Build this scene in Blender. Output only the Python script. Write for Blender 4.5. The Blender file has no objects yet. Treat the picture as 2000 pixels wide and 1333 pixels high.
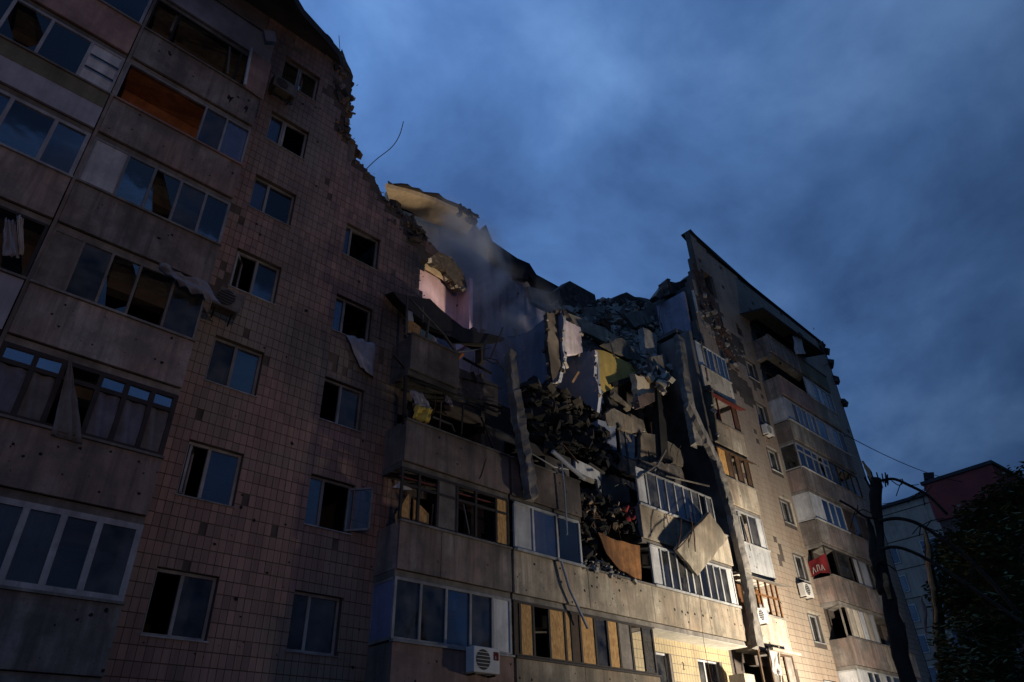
import bpy, bmesh, math, random
from mathutils import Vector, Matrix, noise as mnoise
random.seed(7)
R = math.radians
sc = bpy.context.scene
C = sc.collection
# ------------------------------------------------------------------ camera
FPX = 1358.8                                   # focal length in pixels of a 2000 px wide frame
CAM = Vector((0.0, -14.083, 1.6))
psi, th, ro = R(44.431), R(33.337), R(-1.7126)
fwd = Vector((math.sin(psi)*math.cos(th), math.cos(psi)*math.cos(th), math.sin(th)))
rgt0 = Vector((math.cos(psi), -math.sin(psi), 0)); up0 = rgt0.cross(fwd)
rgt = rgt0*math.cos(ro) + up0*math.sin(ro); upv = -rgt0*math.sin(ro) + up0*math.cos(ro)
cd = bpy.data.cameras.new('camera'); cam = bpy.data.objects.new('camera', cd); C.objects.link(cam)
cd.sensor_width = 36.0; cd.lens = FPX/2000*36; cd.clip_end = 3000; cd.clip_start = 0.1
m3 = Matrix((rgt, upv, -fwd)).transposed()
cam.matrix_world = Matrix.Translation(CAM) @ m3.to_4x4()
sc.camera = cam
# ------------------------------------------------------------------ world: dusk sky with broken cloud
SUN_EL, SUN_ROT = R(1.0), R(-35)
w = bpy.data.worlds.new('World'); sc.world = w; w.use_nodes = True
nt = w.node_tree; N = nt.nodes; L = nt.links
bg = N['Background']
def nd(t, **k):
    n = N.new(t)
    for a, b in k.items(): setattr(n, a, b)
    return n
sky = nd('ShaderNodeTexSky', sky_type='NISHITA'); sky.sun_disc = False
sky.sun_elevation = SUN_EL; sky.sun_rotation = SUN_ROT; sky.air_density = 1.0; sky.dust_density = 1.0; sky.ozone_density = 4.0
tc = nd('ShaderNodeTexCoord'); sp = nd('ShaderNodeSeparateXYZ'); L.new(tc.outputs['Generated'], sp.inputs[0])
zz = nd('ShaderNodeMath', operation='MAXIMUM'); L.new(sp.outputs['Z'], zz.inputs[0]); zz.inputs[1].default_value = 0.0
za = nd('ShaderNodeMath', operation='ADD'); L.new(zz.outputs[0], za.inputs[0]); za.inputs[1].default_value = 0.35
dx = nd('ShaderNodeMath', operation='DIVIDE'); L.new(sp.outputs['X'], dx.inputs[0]); L.new(za.outputs[0], dx.inputs[1])
dy = nd('ShaderNodeMath', operation='DIVIDE'); L.new(sp.outputs['Y'], dy.inputs[0]); L.new(za.outputs[0], dy.inputs[1])
cx = nd('ShaderNodeCombineXYZ'); L.new(dx.outputs[0], cx.inputs[0]); L.new(dy.outputs[0], cx.inputs[1])
n1 = nd('ShaderNodeTexNoise'); n1.inputs['Scale'].default_value = 2.6; n1.inputs['Detail'].default_value = 11; n1.inputs['Roughness'].default_value = 0.55; n1.inputs['Distortion'].default_value = 0.25
L.new(cx.outputs[0], n1.inputs['Vector'])
rp = nd('ShaderNodeValToRGB'); L.new(n1.outputs['Fac'], rp.inputs[0])
e = rp.color_ramp.elements
e[0].position = 0.34; e[0].color = (0.058, 0.138, 0.360, 1)
e[1].position = 0.66; e[1].color = (0.205, 0.405, 0.830, 1)
e2 = rp.color_ramp.elements.new(0.5); e2.color = (0.112, 0.252, 0.590, 1)
# afterglow: brighter toward the side where the sun went down, fading away from it
GLOW = Vector((-0.35, 0.75, 0.56)).normalized()
dt = nd('ShaderNodeVectorMath', operation='DOT_PRODUCT'); L.new(tc.outputs['Generated'], dt.inputs[0]); dt.inputs[1].default_value = GLOW
mr = nd('ShaderNodeMapRange'); mr.inputs['From Min'].default_value = -0.1; mr.inputs['From Max'].default_value = 0.95
mr.inputs['To Min'].default_value = 0.22; mr.inputs['To Max'].default_value = 1.1; L.new(dt.outputs['Value'], mr.inputs['Value'])
mx = nd('ShaderNodeMix', data_type='RGBA', blend_type='MULTIPLY'); mx.inputs[0].default_value = 1.0
L.new(rp.outputs[0], mx.inputs[6]); L.new(mr.outputs[0], mx.inputs[7])
ns = nd('ShaderNodeMix', data_type='RGBA', blend_type='ADD'); ns.inputs[0].default_value = 0.003
L.new(mx.outputs[2], ns.inputs[6]); L.new(sky.outputs[0], ns.inputs[7])
L.new(ns.outputs[2], bg.inputs['Color']); bg.inputs['Strength'].default_value = 1.0
# ------------------------------------------------------------------ lights
sl = bpy.data.lights.new('sun', 'SUN'); sun = bpy.data.objects.new('sun', sl); C.objects.link(sun)
sl.energy = 0.012; sl.angle = R(15); sl.color = (1.0, 0.85, 0.75)
az = -SUN_ROT
sd = Vector((math.sin(SUN_ROT)*math.cos(R(8)), math.cos(SUN_ROT)*math.cos(R(8)), math.sin(R(8))))
sun.rotation_euler = sd.to_track_quat('Z', 'Y').to_euler()
vs = sc.view_settings
vs.view_transform = 'Standard'; vs.look = 'None'; vs.exposure = 0.0; vs.gamma = 1.0; vs.use_curve_mapping = False
sc.cycles.use_denoising = True
sc.cycles.max_bounces = 5; sc.cycles.diffuse_bounces = 3; sc.cycles.glossy_bounces = 3; sc.cycles.transparent_max_bounces = 16
sc.cycles.volume_bounces = 1; sc.cycles.volume_step_rate = 2.0

# ------------------------------------------------------------------ helpers
def ray(x, y): return rgt*((x-1000)/FPX) + upv*((666.5-y)/FPX) + fwd
def UY(x, y, Y=0.0):
    d = ray(x, y); return CAM + d*((Y-CAM.y)/d.y)
def UX(x, y, X):
    d = ray(x, y); return CAM + d*((X-CAM.x)/d.x)
def UZ(x, y, Z):
    d = ray(x, y); return CAM + d*((Z-CAM.z)/d.z)
def UD(x, y, dist):
    d = ray(x, y); return CAM + d*(dist/math.hypot(d.x, d.y))
def px(P):
    q = Vector(P)-CAM; z = q.dot(fwd)
    return 1000+FPX*q.dot(rgt)/z, 666.5-FPX*q.dot(upv)/z
WL = {}                                        # world location of every parent
def place(o, parent, wloc):
    C.objects.link(o)
    WL[o.name] = Vector(wloc)
    if parent is not None:
        o.parent = parent; o.location = Vector(wloc) - WL[parent.name]
    else: o.location = wloc
    return o
def tag(o, label=None, cat=None, group=None, kind=None):
    if label: o['label'] = label
    if cat: o['category'] = cat
    if group: o['group'] = group
    if kind: o['kind'] = kind
    return o
def empty(name, loc, parent=None):
    o = bpy.data.objects.new(name, None); o.empty_display_size = 0.2
    return place(o, parent, loc)
class MB:
    def __init__(s): s.v = []; s.f = []
    def box(s, x0, x1, y0, y1, z0, z1):
        b = len(s.v)
        s.v += [(x0,y0,z0),(x1,y0,z0),(x1,y1,z0),(x0,y1,z0),(x0,y0,z1),(x1,y0,z1),(x1,y1,z1),(x0,y1,z1)]
        for q in ((0,3,2,1),(4,5,6,7),(0,1,5,4),(1,2,6,5),(2,3,7,6),(3,0,4,7)): s.f.append(tuple(b+i for i in q))
        return s
    def obox(s, c, size, rot=(0,0,0), jit=0.0):
        mt = Matrix.Translation(Vector(c)) @ (rot.to_4x4() if isinstance(rot, Matrix) else Matrix.Rotation(rot[2],4,'Z')@Matrix.Rotation(rot[1],4,'Y')@Matrix.Rotation(rot[0],4,'X'))
        b = len(s.v); hx, hy, hz = [i/2 for i in size]
        for p in [(-hx,-hy,-hz),(hx,-hy,-hz),(hx,hy,-hz),(-hx,hy,-hz),(-hx,-hy,hz),(hx,-hy,hz),(hx,hy,hz),(-hx,hy,hz)]:
            k = [1+random.uniform(-jit, jit) for _ in range(3)]
            s.v.append(tuple(mt @ Vector((p[0]*k[0], p[1]*k[1], p[2]*k[2]))))
        for q in ((0,3,2,1),(4,5,6,7),(0,1,5,4),(1,2,6,5),(2,3,7,6),(3,0,4,7)): s.f.append(tuple(b+i for i in q))
        return s
    def bar(s, a, b, wd, dp=None, up=(0,0,1)):
        a = Vector(a); b = Vector(b); d = b-a; ln = d.length
        if ln < 1e-5: return s
        z = d/ln; u = Vector(up)
        if abs(z.dot(u)) > 0.95: u = Vector((0,1,0))
        x = u.cross(z).normalized(); y = z.cross(x)
        return s.obox((a+b)/2, (wd, dp or wd, ln), Matrix((x, y, z)).transposed())
    def rbar(s, a, b, wd, dp, seed=0, seg=14, amp=.03):
        """chipped concrete bar: rounded square section, uneven faces and bitten corners"""
        a = Vector(a); b = Vector(b); z = (b-a).normalized(); y = (Vector((0,1,0))-z*z.y).normalized(); x = y.cross(z); b0 = len(s.v); rn = random.Random(seed); n = 8
        for i in range(seg+1):
            c = a.lerp(b, i/seg)
            for k, (u, v) in enumerate(((-.5,-.42),(-.42,-.5),(.42,-.5),(.5,-.42),(.5,.42),(.42,.5),(-.42,.5),(-.5,.42))):
                bite = .82 if rn.random() < .14 else 1
                s.v.append(tuple(c+x*(u*wd*bite+rn.gauss(0,amp*.4))+y*(v*dp*bite+rn.gauss(0,amp*.4))+z*(rn.uniform(-.12,.12) if i in (0,seg) else 0)))
        for i in range(seg):
            for k in range(n): s.f.append((b0+i*n+k, b0+i*n+(k+1)%n, b0+(i+1)*n+(k+1)%n, b0+(i+1)*n+k))
        s.f.append(tuple(b0+k for k in reversed(range(n)))); s.f.append(tuple(b0+seg*n+k for k in range(n)))
        return s
    def slab(s, pts, off):
        """polygon of 3D points, thickened by the vector off"""
        b = len(s.v); n = len(pts); off = Vector(off)
        s.v += [tuple(Vector(p)) for p in pts] + [tuple(Vector(p)+off) for p in pts]
        nrm = Vector((0,0,0))
        for i in range(n): nrm += Vector(pts[i]).cross(Vector(pts[(i+1)%n]))
        fl = nrm.dot(off) > 0
        A = tuple(b+i for i in range(n)); B = tuple(b+n+i for i in range(n))
        s.f.append(tuple(reversed(A)) if fl else A); s.f.append(B if fl else tuple(reversed(B)))
        for i in range(n):
            j = (i+1) % n; q = (b+i, b+j, b+n+j, b+n+i); s.f.append(q if fl else tuple(reversed(q)))
        return s
    def tube(s, pts, r, n=6, r1=None):
        pts = [Vector(p) for p in pts]; m = len(pts); b = len(s.v); pv = None
        for i, p in enumerate(pts):
            t = (pts[min(i+1, m-1)]-pts[max(i-1, 0)]).normalized()
            if pv is None: pv = t.orthogonal().normalized()
            x = (pv - t*pv.dot(t)).normalized(); pv = x; y = t.cross(x)
            rr = r if r1 is None else r+(r1-r)*i/(m-1)
            if isinstance(r, (list, tuple)): rr = r[i]
            for k in range(n):
                a = 2*math.pi*k/n; s.v.append(tuple(p + x*math.cos(a)*rr + y*math.sin(a)*rr))
        for i in range(m-1):
            for k in range(n):
                s.f.append((b+i*n+k, b+i*n+(k+1)%n, b+(i+1)*n+(k+1)%n, b+(i+1)*n+k))
        s.f.append(tuple(b+k for k in reversed(range(n)))); s.f.append(tuple(b+(m-1)*n+k for k in range(n)))
        return s
    def wire(s, pts, r, n=5):
        P = [Vector(p) for p in pts]; P = [P[0]*2-P[1]]+P+[P[-1]*2-P[-2]]; Q = []
        for i in range(1, len(P)-2):
            for k in range(6):
                t = k/6; a, b, c, d = P[i-1:i+3]
                Q.append(.5*((2*b)+(c-a)*t+(2*a-5*b+4*c-d)*t*t+(3*b-a-3*c+d)*t**3))
        return s.tube(Q+[P[-2]], r, n)
    def sheet(s, fn, nu, nv, th=0.01, nrm=(0,-1,0)):
        """cloth-like sheet fn(u,v)->point, given a little thickness"""
        b = len(s.v); nr = Vector(nrm)*th
        for lay in (0, 1):
            for i in range(nu+1):
                for j in range(nv+1): s.v.append(tuple(Vector(fn(i/nu, j/nv)) + nr*lay))
        k = (nu+1)*(nv+1); I = lambda i, j, l: b + l*k + i*(nv+1)+j
        for i in range(nu):
            for j in range(nv):
                s.f.append((I(i,j,0), I(i,j+1,0), I(i+1,j+1,0), I(i+1,j,0)))
                s.f.append((I(i,j,1), I(i+1,j,1), I(i+1,j+1,1), I(i,j+1,1)))
        for i in range(nu):
            s.f.append((I(i,0,0), I(i+1,0,0), I(i+1,0,1), I(i,0,1))); s.f.append((I(i,nv,0), I(i,nv,1), I(i+1,nv,1), I(i+1,nv,0)))
        for j in range(nv):
            s.f.append((I(0,j,0), I(0,j,1), I(0,j+1,1), I(0,j+1,0))); s.f.append((I(nu,j,0), I(nu,j+1,0), I(nu,j+1,1), I(nu,j,1)))
        return s
    def build(s, name, mat, parent=None, smooth=False, origin=None, bevel=0):
        v = [Vector(p) for p in s.v]
        if origin is None:
            mn = Vector([min(p[i] for p in v) for i in range(3)]); mxx = Vector([max(p[i] for p in v) for i in range(3)])
            origin = Vector(((mn.x+mxx.x)/2, (mn.y+mxx.y)/2, mn.z))
        me = bpy.data.meshes.new(name); me.from_pydata([tuple(p-origin) for p in v], [], s.f); me.update()
        if smooth:
            for p in me.polygons: p.use_smooth = True
        me.materials.append(MAT[mat] if isinstance(mat, str) else mat)
        o = bpy.data.objects.new(name, me); place(o, parent, origin)
        if bevel:
            md = o.modifiers.new('bevel', 'BEVEL'); md.width = bevel; md.segments = 2
        return o
# ------------------------------------------------------------------ materials
MAT = {}
SOOT = [((14.6,.5,13.6),(7.6,5,6.2),.9),((24.4,.5,14.6),(3.2,4,4.2),.8),((37.5,.5,25.4),(5.0,4,3.0),.5),((3.2,.5,21.8),(3.6,4,3.0),.75),((30.6,1,26.6),(1.6,3,2.2),.6)]   # where the fires blackened the front
def soot_over(n, l, g, base):
    for c, r_, st in SOOT:
        sub = n.new('ShaderNodeVectorMath'); sub.operation = 'SUBTRACT'; l.new(g.outputs['Position'], sub.inputs[0]); sub.inputs[1].default_value = c
        dv_ = n.new('ShaderNodeVectorMath'); dv_.operation = 'DIVIDE'; l.new(sub.outputs[0], dv_.inputs[0]); dv_.inputs[1].default_value = r_
        ln = n.new('ShaderNodeVectorMath'); ln.operation = 'LENGTH'; l.new(dv_.outputs[0], ln.inputs[0])
        q = n.new('ShaderNodeTexNoise'); q.inputs['Scale'].default_value = .8; q.inputs['Detail'].default_value = 6; l.new(g.outputs['Position'], q.inputs['Vector'])
        ad = n.new('ShaderNodeMath'); ad.operation = 'MULTIPLY_ADD'; l.new(q.outputs[0], ad.inputs[0]); ad.inputs[1].default_value = 1.3; l.new(ln.outputs['Value'], ad.inputs[2])
        mr_ = n.new('ShaderNodeMapRange'); mr_.inputs[1].default_value = 1.85; mr_.inputs[2].default_value = 1.05; mr_.inputs[3].default_value = 0; mr_.inputs[4].default_value = st; l.new(ad.outputs[0], mr_.inputs[0])
        mx_ = n.new('ShaderNodeMix'); mx_.data_type = 'RGBA'; l.new(mr_.outputs[0], mx_.inputs[0]); l.new(base, mx_.inputs[6]); mx_.inputs[7].default_value = (.022,.020,.019,1); base = mx_.outputs[2]
    return base
def mat(name, col, rough=0.85, var=0.25, scale=1.3, streak=0.0, bump=0.25, bscale=25, tint=None, spec=0.3, metal=0.0, patch=None, soot=False):
    m = bpy.data.materials.new(name); m.use_nodes = True; t = m.node_tree; n = t.nodes; l = t.links
    p = n['Principled BSDF']; p.inputs['Roughness'].default_value = rough; p.inputs['Specular IOR Level'].default_value = spec; p.inputs['Metallic'].default_value = metal
    g = n.new('ShaderNodeNewGeometry')
    def noise(sc_, det=5, vec=None, ro_=0.6):
        q = n.new('ShaderNodeTexNoise'); q.inputs['Scale'].default_value = sc_; q.inputs['Detail'].default_value = det; q.inputs['Roughness'].default_value = ro_
        l.new(vec or g.outputs['Position'], q.inputs['Vector']); return q
    def mixc(fac, a, b, mode='MIX'):
        q = n.new('ShaderNodeMix'); q.data_type = 'RGBA'; q.blend_type = mode
        if hasattr(fac, 'type'): l.new(fac, q.inputs[0])
        else: q.inputs[0].default_value = fac
        for i, c in ((6, a), (7, b)):
            if isinstance(c, tuple): q.inputs[i].default_value = (*c, 1)
            else: l.new(c, q.inputs[i])
        return q.outputs[2]
    def rng(x, a, b, c=0.0, d=1.0):
        q = n.new('ShaderNodeMapRange'); q.inputs[1].default_value = a; q.inputs[2].default_value = b; q.inputs[3].default_value = c; q.inputs[4].default_value = d
        l.new(x, q.inputs[0]); return q.outputs[0]
    lo = tuple(max(0, c*(1-var)) for c in col); hi = tuple(min(1, c*(1+var)) for c in col)
    base = mixc(rng(noise(scale, 8, None, .66).outputs[0], 0.34, 0.66), lo, hi)
    if tint: base = mixc(rng(noise(scale*0.35, 5).outputs[0], 0.42, 0.60), base, tint)
    if patch: base = mixc(rng(noise(scale*1.9, 4).outputs[0], 0.55, 0.62), base, patch)
    if streak:
        mp = n.new('ShaderNodeMapping'); mp.inputs['Scale'].default_value = (2.6, 2.6, 0.22); l.new(g.outputs['Position'], mp.inputs['Vector'])
        st = rng(noise(1.2, 8, mp.outputs[0], 0.72).outputs[0], 0.42, 0.66, 0.0, streak)
        base = mixc(st, base, tuple(c*0.25 for c in col))
        bl = rng(noise(0.9, 7, None, .7).outputs[0], 0.46, 0.60, 0.0, streak*.85)      # blotches of damp and dirt
        base = mixc(bl, base, tuple(c*0.38 for c in col))
        sp_ = rng(noise(38, 3, None, .5).outputs[0], 0.60, 0.68, 0.0, streak*.6)       # pits
        base = mixc(sp_, base, tuple(c*0.3 for c in col))
    if streak > .3:                                 # every panel has aged a little differently
        oi = n.new('ShaderNodeObjectInfo'); vr = rng(oi.outputs['Random'], 0, 1, 0.68, 1.15)
        q_ = n.new('ShaderNodeVectorMath'); q_.operation = 'SCALE'; l.new(base, q_.inputs[0]); l.new(vr, q_.inputs['Scale']); base = q_.outputs[0]
    if soot: base = soot_over(n, l, g, base)
    l.new(base, p.inputs['Base Color'])
    if bump:
        bp = n.new('ShaderNodeBump'); bp.inputs['Strength'].default_value = bump; bp.inputs['Distance'].default_value = 0.02
        l.new(noise(bscale, 4).outputs[0], bp.inputs['Height']); l.new(bp.outputs[0], p.inputs['Normal'])
    MAT[name] = m; m['_b'] = 1
    return m
mat('ground', (0.05,0.05,0.048), 0.95, 0.35, 0.8)
mat('panel_concrete', (0.34,0.30,0.265), 0.9, 0.35, 1.1, 0.85, 0.6, 14, tint=(0.33,0.225,0.185), soot=True)
mat('panel_beige', (0.50,0.43,0.33), 0.9, 0.3, 1.2, 0.85, 0.6, 14, tint=(0.40,0.30,0.21), soot=True)
mat('panel_cream', (0.60,0.52,0.41), 0.88, 0.15, 1.5, 0.6, 0.25, 18, soot=True)
mat('panel_lilac', (0.36,0.345,0.38), 0.9, 0.15, 1.2, 0.3, soot=True)
mat('panel_olive', (0.22,0.20,0.13), 0.9, 0.2, 1.2, 0.4, soot=True)
mat('panel_pink', (0.33,0.215,0.18), 0.9, 0.25, 1.2, 0.5, soot=True)
mat('slab', (0.24,0.215,0.19), 0.92, 0.35, 1.6, 0.5, 0.5, 14, soot=True)
mat('slab_white', (0.62,0.58,0.50), 0.9, 0.12, 2.0, 0.3)
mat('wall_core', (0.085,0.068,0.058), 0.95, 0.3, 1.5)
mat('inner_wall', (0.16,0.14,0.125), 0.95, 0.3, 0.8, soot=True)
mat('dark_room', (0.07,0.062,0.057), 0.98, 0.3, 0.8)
mat('white_pvc', (0.56,0.555,0.54), 0.5, 0.15, 2.5, 0.5, 0.03, 40, spec=0.5, soot=True)
mat('pvc_dull', (0.33,0.32,0.32), 0.55, 0.2, 2.5, 0.6, 0.05, 40, spec=0.5, soot=True)
mat('white_panel', (0.56,0.555,0.555), 0.6, 0.12, 2.0, 0.5, 0.05)
mat('blue_panel', (0.20,0.215,0.36), 0.7, 0.15, 1.5, 0.2, 0.05)
mat('bared_brick', (0.20,0.095,0.055), 0.95, 0.4, 3, 0.5, 0.6, 12, soot=True)
mat('brown_wood', (0.10,0.058,0.034), 0.75, 0.35, 4, 0.4, 0.3, 40)
mat('dark_frame', (0.035,0.026,0.022), 0.7, 0.3, 3, soot=True)
mat('red_frame', (0.15,0.035,0.03), 0.7, 0.3, 3)
mat('orange_wood', (0.27,0.115,0.036), 0.75, 0.4, 3, 0.9, 0.3, 30)
mat('grey_wood', (0.23,0.20,0.17), 0.85, 0.3, 3, 0.5, 0.3, 40, soot=True)
mat('soot', (0.014,0.013,0.012), 0.95, 0.4, 2)
mat('roofing', (0.03,0.028,0.028), 0.9, 0.3, 2)
mat('rebar', (0.09,0.05,0.035), 0.75, 0.3, 6, metal=0.5)
mat('rubble_grey', (0.27,0.25,0.23), 0.95, 0.45, 2.2, 0, 0.6, 12, patch=(0.36,0.31,0.25))
mat('rubble_brown', (0.15,0.115,0.085), 0.95, 0.45, 2.2, 0, 0.6, 12, patch=(0.26,0.17,0.10))
mat('rubble_dark', (0.06,0.052,0.047), 0.95, 0.5, 2.2, 0, 0.6, 12, patch=(0.13,0.10,0.08))
mat('plaster_lilac', (0.33,0.30,0.37), 0.92, 0.2, 1.0, 0.45, 0.3, 12, patch=(0.30,0.28,0.30))
mat('plaster_blue', (0.21,0.235,0.31), 0.92, 0.25, 0.9, 0.35, 0.3, 12, patch=(0.28,0.27,0.31))
mat('plaster_pink', (0.74,0.54,0.64), 0.92, 0.12, 1.0, 0.25)
mat('plaster_yellow', (0.62,0.43,0.12), 0.92, 0.2, 1.2, 0.3)
mat('plaster_cream', (0.66,0.53,0.37), 0.92, 0.15, 0.9, 0.35, 0.3, 14)
mat('orange_glow_tone', (0.40,0.15,0.06), 0.92, 0.3, 1.5, 0.4, 0.5, 14)  # brick orange with the room's orange light put into the colour
mat('curtain_white', (0.37,0.355,0.34), 0.95, 0.15, 3)
mat('curtain_grey', (0.15,0.138,0.135), 0.95, 0.25, 3)
mat('curtain_dim', (0.14,0.14,0.17), 0.9, 0.25, 3)
mat('curtain_pink', (0.55,0.28,0.24), 0.95, 0.15, 3)
mat('curtain_yellow', (0.48,0.36,0.07), 0.95, 0.25, 4)
mat('plastic_sheet', (0.25,0.255,0.30), 0.4, 0.15, 2.5, 0.2)
mat('red_cloth', (0.17,0.013,0.016), 0.9, 0.4, 3, 0.5)
mat('orange_cloth', (0.36,0.12,0.03), 0.9, 0.2, 3)
mat('letter_white', (0.42,0.38,0.36), 0.9, 0.1, 4)
mat('letter_dark', (0.06,0.045,0.03), 0.9, 0.1, 4)
mat('ac_white', (0.62,0.60,0.56), 0.5, 0.08, 3, 0.15, 0.03)
mat('ac_tan', (0.24,0.205,0.17), 0.6, 0.3, 3, 0.6, 0.1, soot=True)
mat('ac_black', (0.02,0.02,0.02), 0.6, 0.2, 3)
mat('pipe_grey', (0.36,0.37,0.40), 0.5, 0.2, 3, 0.2, 0.1)
mat('bark', (0.030,0.022,0.016), 0.95, 0.4, 3, 0.4, 0.9, 14)
mat('split_wood', (0.42,0.21,0.09), 0.9, 0.35, 4, 0.6, 0.4, 20)
mat('leaf', (0.075,0.095,0.035), 0.8, 0.45, 1.5, 0, 0)
mat('far_wall', (0.31,0.245,0.185), 0.95, 0.12, 0.4, 0.3)
mat('far_red', (0.17,0.035,0.03), 0.9, 0.2, 0.5)
mat('far_brick', (0.09,0.05,0.04), 0.9, 0.2, 0.5)
mat('beam', (0.25,0.225,0.20), 0.92, 0.35, 1.6, 0.6, 0.5, 14)
mat('lamp_yellow', (0.5,0.35,0.03), 0.5, 0.1, 2)
mat('tile_yellow', (0.60,0.47,0.26), 0.6, 0.12, 1.0, 0.35, 0.1, 20, spec=0.5)
def cellmat(name, base, lo, alt, w=0.16, h=0.28, grime=0.6):
    """glazed ceramic tile; each tile of the wall has its own shade"""
    m = bpy.data.materials.new(name); m.use_nodes = True; t = m.node_tree; n = t.nodes; l = t.links; p = n['Principled BSDF']
    g = n.new('ShaderNodeNewGeometry')
    sn = n.new('ShaderNodeVectorMath'); sn.operation = 'SNAP'; l.new(g.outputs['Position'], sn.inputs[0]); sn.inputs[1].default_value = (w, 50, h)
    wn = n.new('ShaderNodeTexWhiteNoise'); l.new(sn.outputs[0], wn.inputs['Vector'])
    a = n.new('ShaderNodeMix'); a.data_type = 'RGBA'; l.new(wn.outputs['Value'], a.inputs[0]); a.inputs[6].default_value = (*lo,1); a.inputs[7].default_value = (*base,1)
    q = n.new('ShaderNodeTexNoise'); q.inputs['Scale'].default_value = 0.22; q.inputs['Detail'].default_value = 6; q.inputs['Roughness'].default_value = 0.62; l.new(g.outputs['Position'], q.inputs['Vector'])
    mr_ = n.new('ShaderNodeMapRange'); mr_.inputs[1].default_value = 0.43; mr_.inputs[2].default_value = 0.57; l.new(q.outputs[0], mr_.inputs[0])
    b = n.new('ShaderNodeMix'); b.data_type = 'RGBA'; l.new(mr_.outputs[0], b.inputs[0]); l.new(a.outputs[2], b.inputs[6]); b.inputs[7].default_value = (*alt,1)
    mp = n.new('ShaderNodeMapping'); mp.inputs['Scale'].default_value = (4,4,0.4); l.new(g.outputs['Position'], mp.inputs['Vector'])
    q2 = n.new('ShaderNodeTexNoise'); q2.inputs['Scale'].default_value = 0.9; q2.inputs['Detail'].default_value = 7; q2.inputs['Roughness'].default_value = 0.7; l.new(mp.outputs[0], q2.inputs['Vector'])
    m2 = n.new('ShaderNodeMapRange'); m2.inputs[1].default_value = 0.42; m2.inputs[2].default_value = 0.7; m2.inputs[4].default_value = grime; l.new(q2.outputs[0], m2.inputs[0])
    c = n.new('ShaderNodeMix'); c.data_type = 'RGBA'; l.new(m2.outputs[0], c.inputs[0]); l.new(b.outputs[2], c.inputs[6]); c.inputs[7].default_value = (base[0]*.3, base[1]*.32, base[2]*.33, 1)
    l.new(soot_over(n, l, g, c.outputs[2]), p.inputs['Base Color']); p.inputs['Roughness'].default_value = 0.62; p.inputs['Specular IOR Level'].default_value = 0.4
    q3 = n.new('ShaderNodeTexNoise'); q3.inputs['Scale'].default_value = 30; l.new(g.outputs['Position'], q3.inputs['Vector'])
    bp = n.new('ShaderNodeBump'); bp.inputs['Strength'].default_value = 0.15; bp.inputs['Distance'].default_value = 0.01; l.new(q3.outputs[0], bp.inputs['Height']); l.new(bp.outputs[0], p.inputs['Normal'])
    MAT[name] = m
cellmat('tile_red', (0.34,0.205,0.165), (0.205,0.128,0.106), (0.235,0.19,0.15))
cellmat('tile_tan', (0.37,0.28,0.205), (0.31,0.23,0.17), (0.34,0.275,0.21), grime=0.35)
def osb():
    m = bpy.data.materials.new('osb_board'); m.use_nodes = True; t = m.node_tree; n = t.nodes; l = t.links; p = n['Principled BSDF']
    g = n.new('ShaderNodeNewGeometry'); mp = n.new('ShaderNodeMapping'); mp.inputs['Scale'].default_value = (26,26,9); l.new(g.outputs['Position'], mp.inputs['Vector'])
    v = n.new('ShaderNodeTexVoronoi'); v.inputs['Scale'].default_value = 1.0; l.new(mp.outputs[0], v.inputs['Vector'])
    r_ = n.new('ShaderNodeValToRGB'); l.new(v.outputs['Color'], r_.inputs[0]); r_.color_ramp.elements[0].color = (0.32,0.15,0.04,1); r_.color_ramp.elements[1].color = (0.62,0.36,0.12,1)
    l.new(r_.outputs[0], p.inputs['Base Color']); p.inputs['Roughness'].default_value = 0.8
    MAT['osb_board'] = m
osb()
def glassmat(name, tintc, refl=1.0, trans=0.75):
    m = bpy.data.materials.new(name); m.use_nodes = True; t = m.node_tree; n = t.nodes; l = t.links
    n.remove(n['Principled BSDF']); out = n['Material Output']
    fr = n.new('ShaderNodeFresnel'); fr.inputs['IOR'].default_value = 1.52
    mu = n.new('ShaderNodeMath'); mu.operation = 'MULTIPLY_ADD'; mu.use_clamp = True; l.new(fr.outputs[0], mu.inputs[0]); mu.inputs[1].default_value = 1.7*refl; mu.inputs[2].default_value = 0.02*refl
    gl = n.new('ShaderNodeBsdfGlossy'); gl.inputs['Roughness'].default_value = 0.03; gl.inputs['Color'].default_value = (0.9,0.93,1,1)
    tr = n.new('ShaderNodeBsdfTransparent'); tr.inputs['Color'].default_value = (*tintc,1)
    df = n.new('ShaderNodeBsdfDiffuse'); df.inputs['Color'].default_value = (0.16,0.155,0.15,1)
    g = n.new('ShaderNodeNewGeometry'); q = n.new('ShaderNodeTexNoise'); q.inputs['Scale'].default_value = 2.2; q.inputs['Detail'].default_value = 6; l.new(g.outputs['Position'], q.inputs['Vector'])
    mr_ = n.new('ShaderNodeMapRange'); mr_.inputs[1].default_value = 0.35; mr_.inputs[2].default_value = 0.75; mr_.inputs[3].default_value = 0.04; mr_.inputs[4].default_value = 1.0-trans; l.new(q.outputs[0], mr_.inputs[0])
    a = n.new('ShaderNodeMixShader'); l.new(mr_.outputs[0], a.inputs[0]); l.new(tr.outputs[0], a.inputs[1]); l.new(df.outputs[0], a.inputs[2])
    b = n.new('ShaderNodeMixShader'); l.new(mu.outputs[0], b.inputs[0]); l.new(a.outputs[0], b.inputs[1]); l.new(gl.outputs[0], b.inputs[2])
    bp = n.new('ShaderNodeBump'); bp.inputs['Strength'].default_value = 0.04; bp.inputs['Distance'].default_value = 0.05
    q2 = n.new('ShaderNodeTexNoise'); q2.inputs['Scale'].default_value = 1.3; l.new(g.outputs['Position'], q2.inputs['Vector']); l.new(q2.outputs[0], bp.inputs['Height']); l.new(bp.outputs[0], gl.inputs['Normal'])
    l.new(b.outputs[0], out.inputs['Surface']); MAT[name] = m
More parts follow.
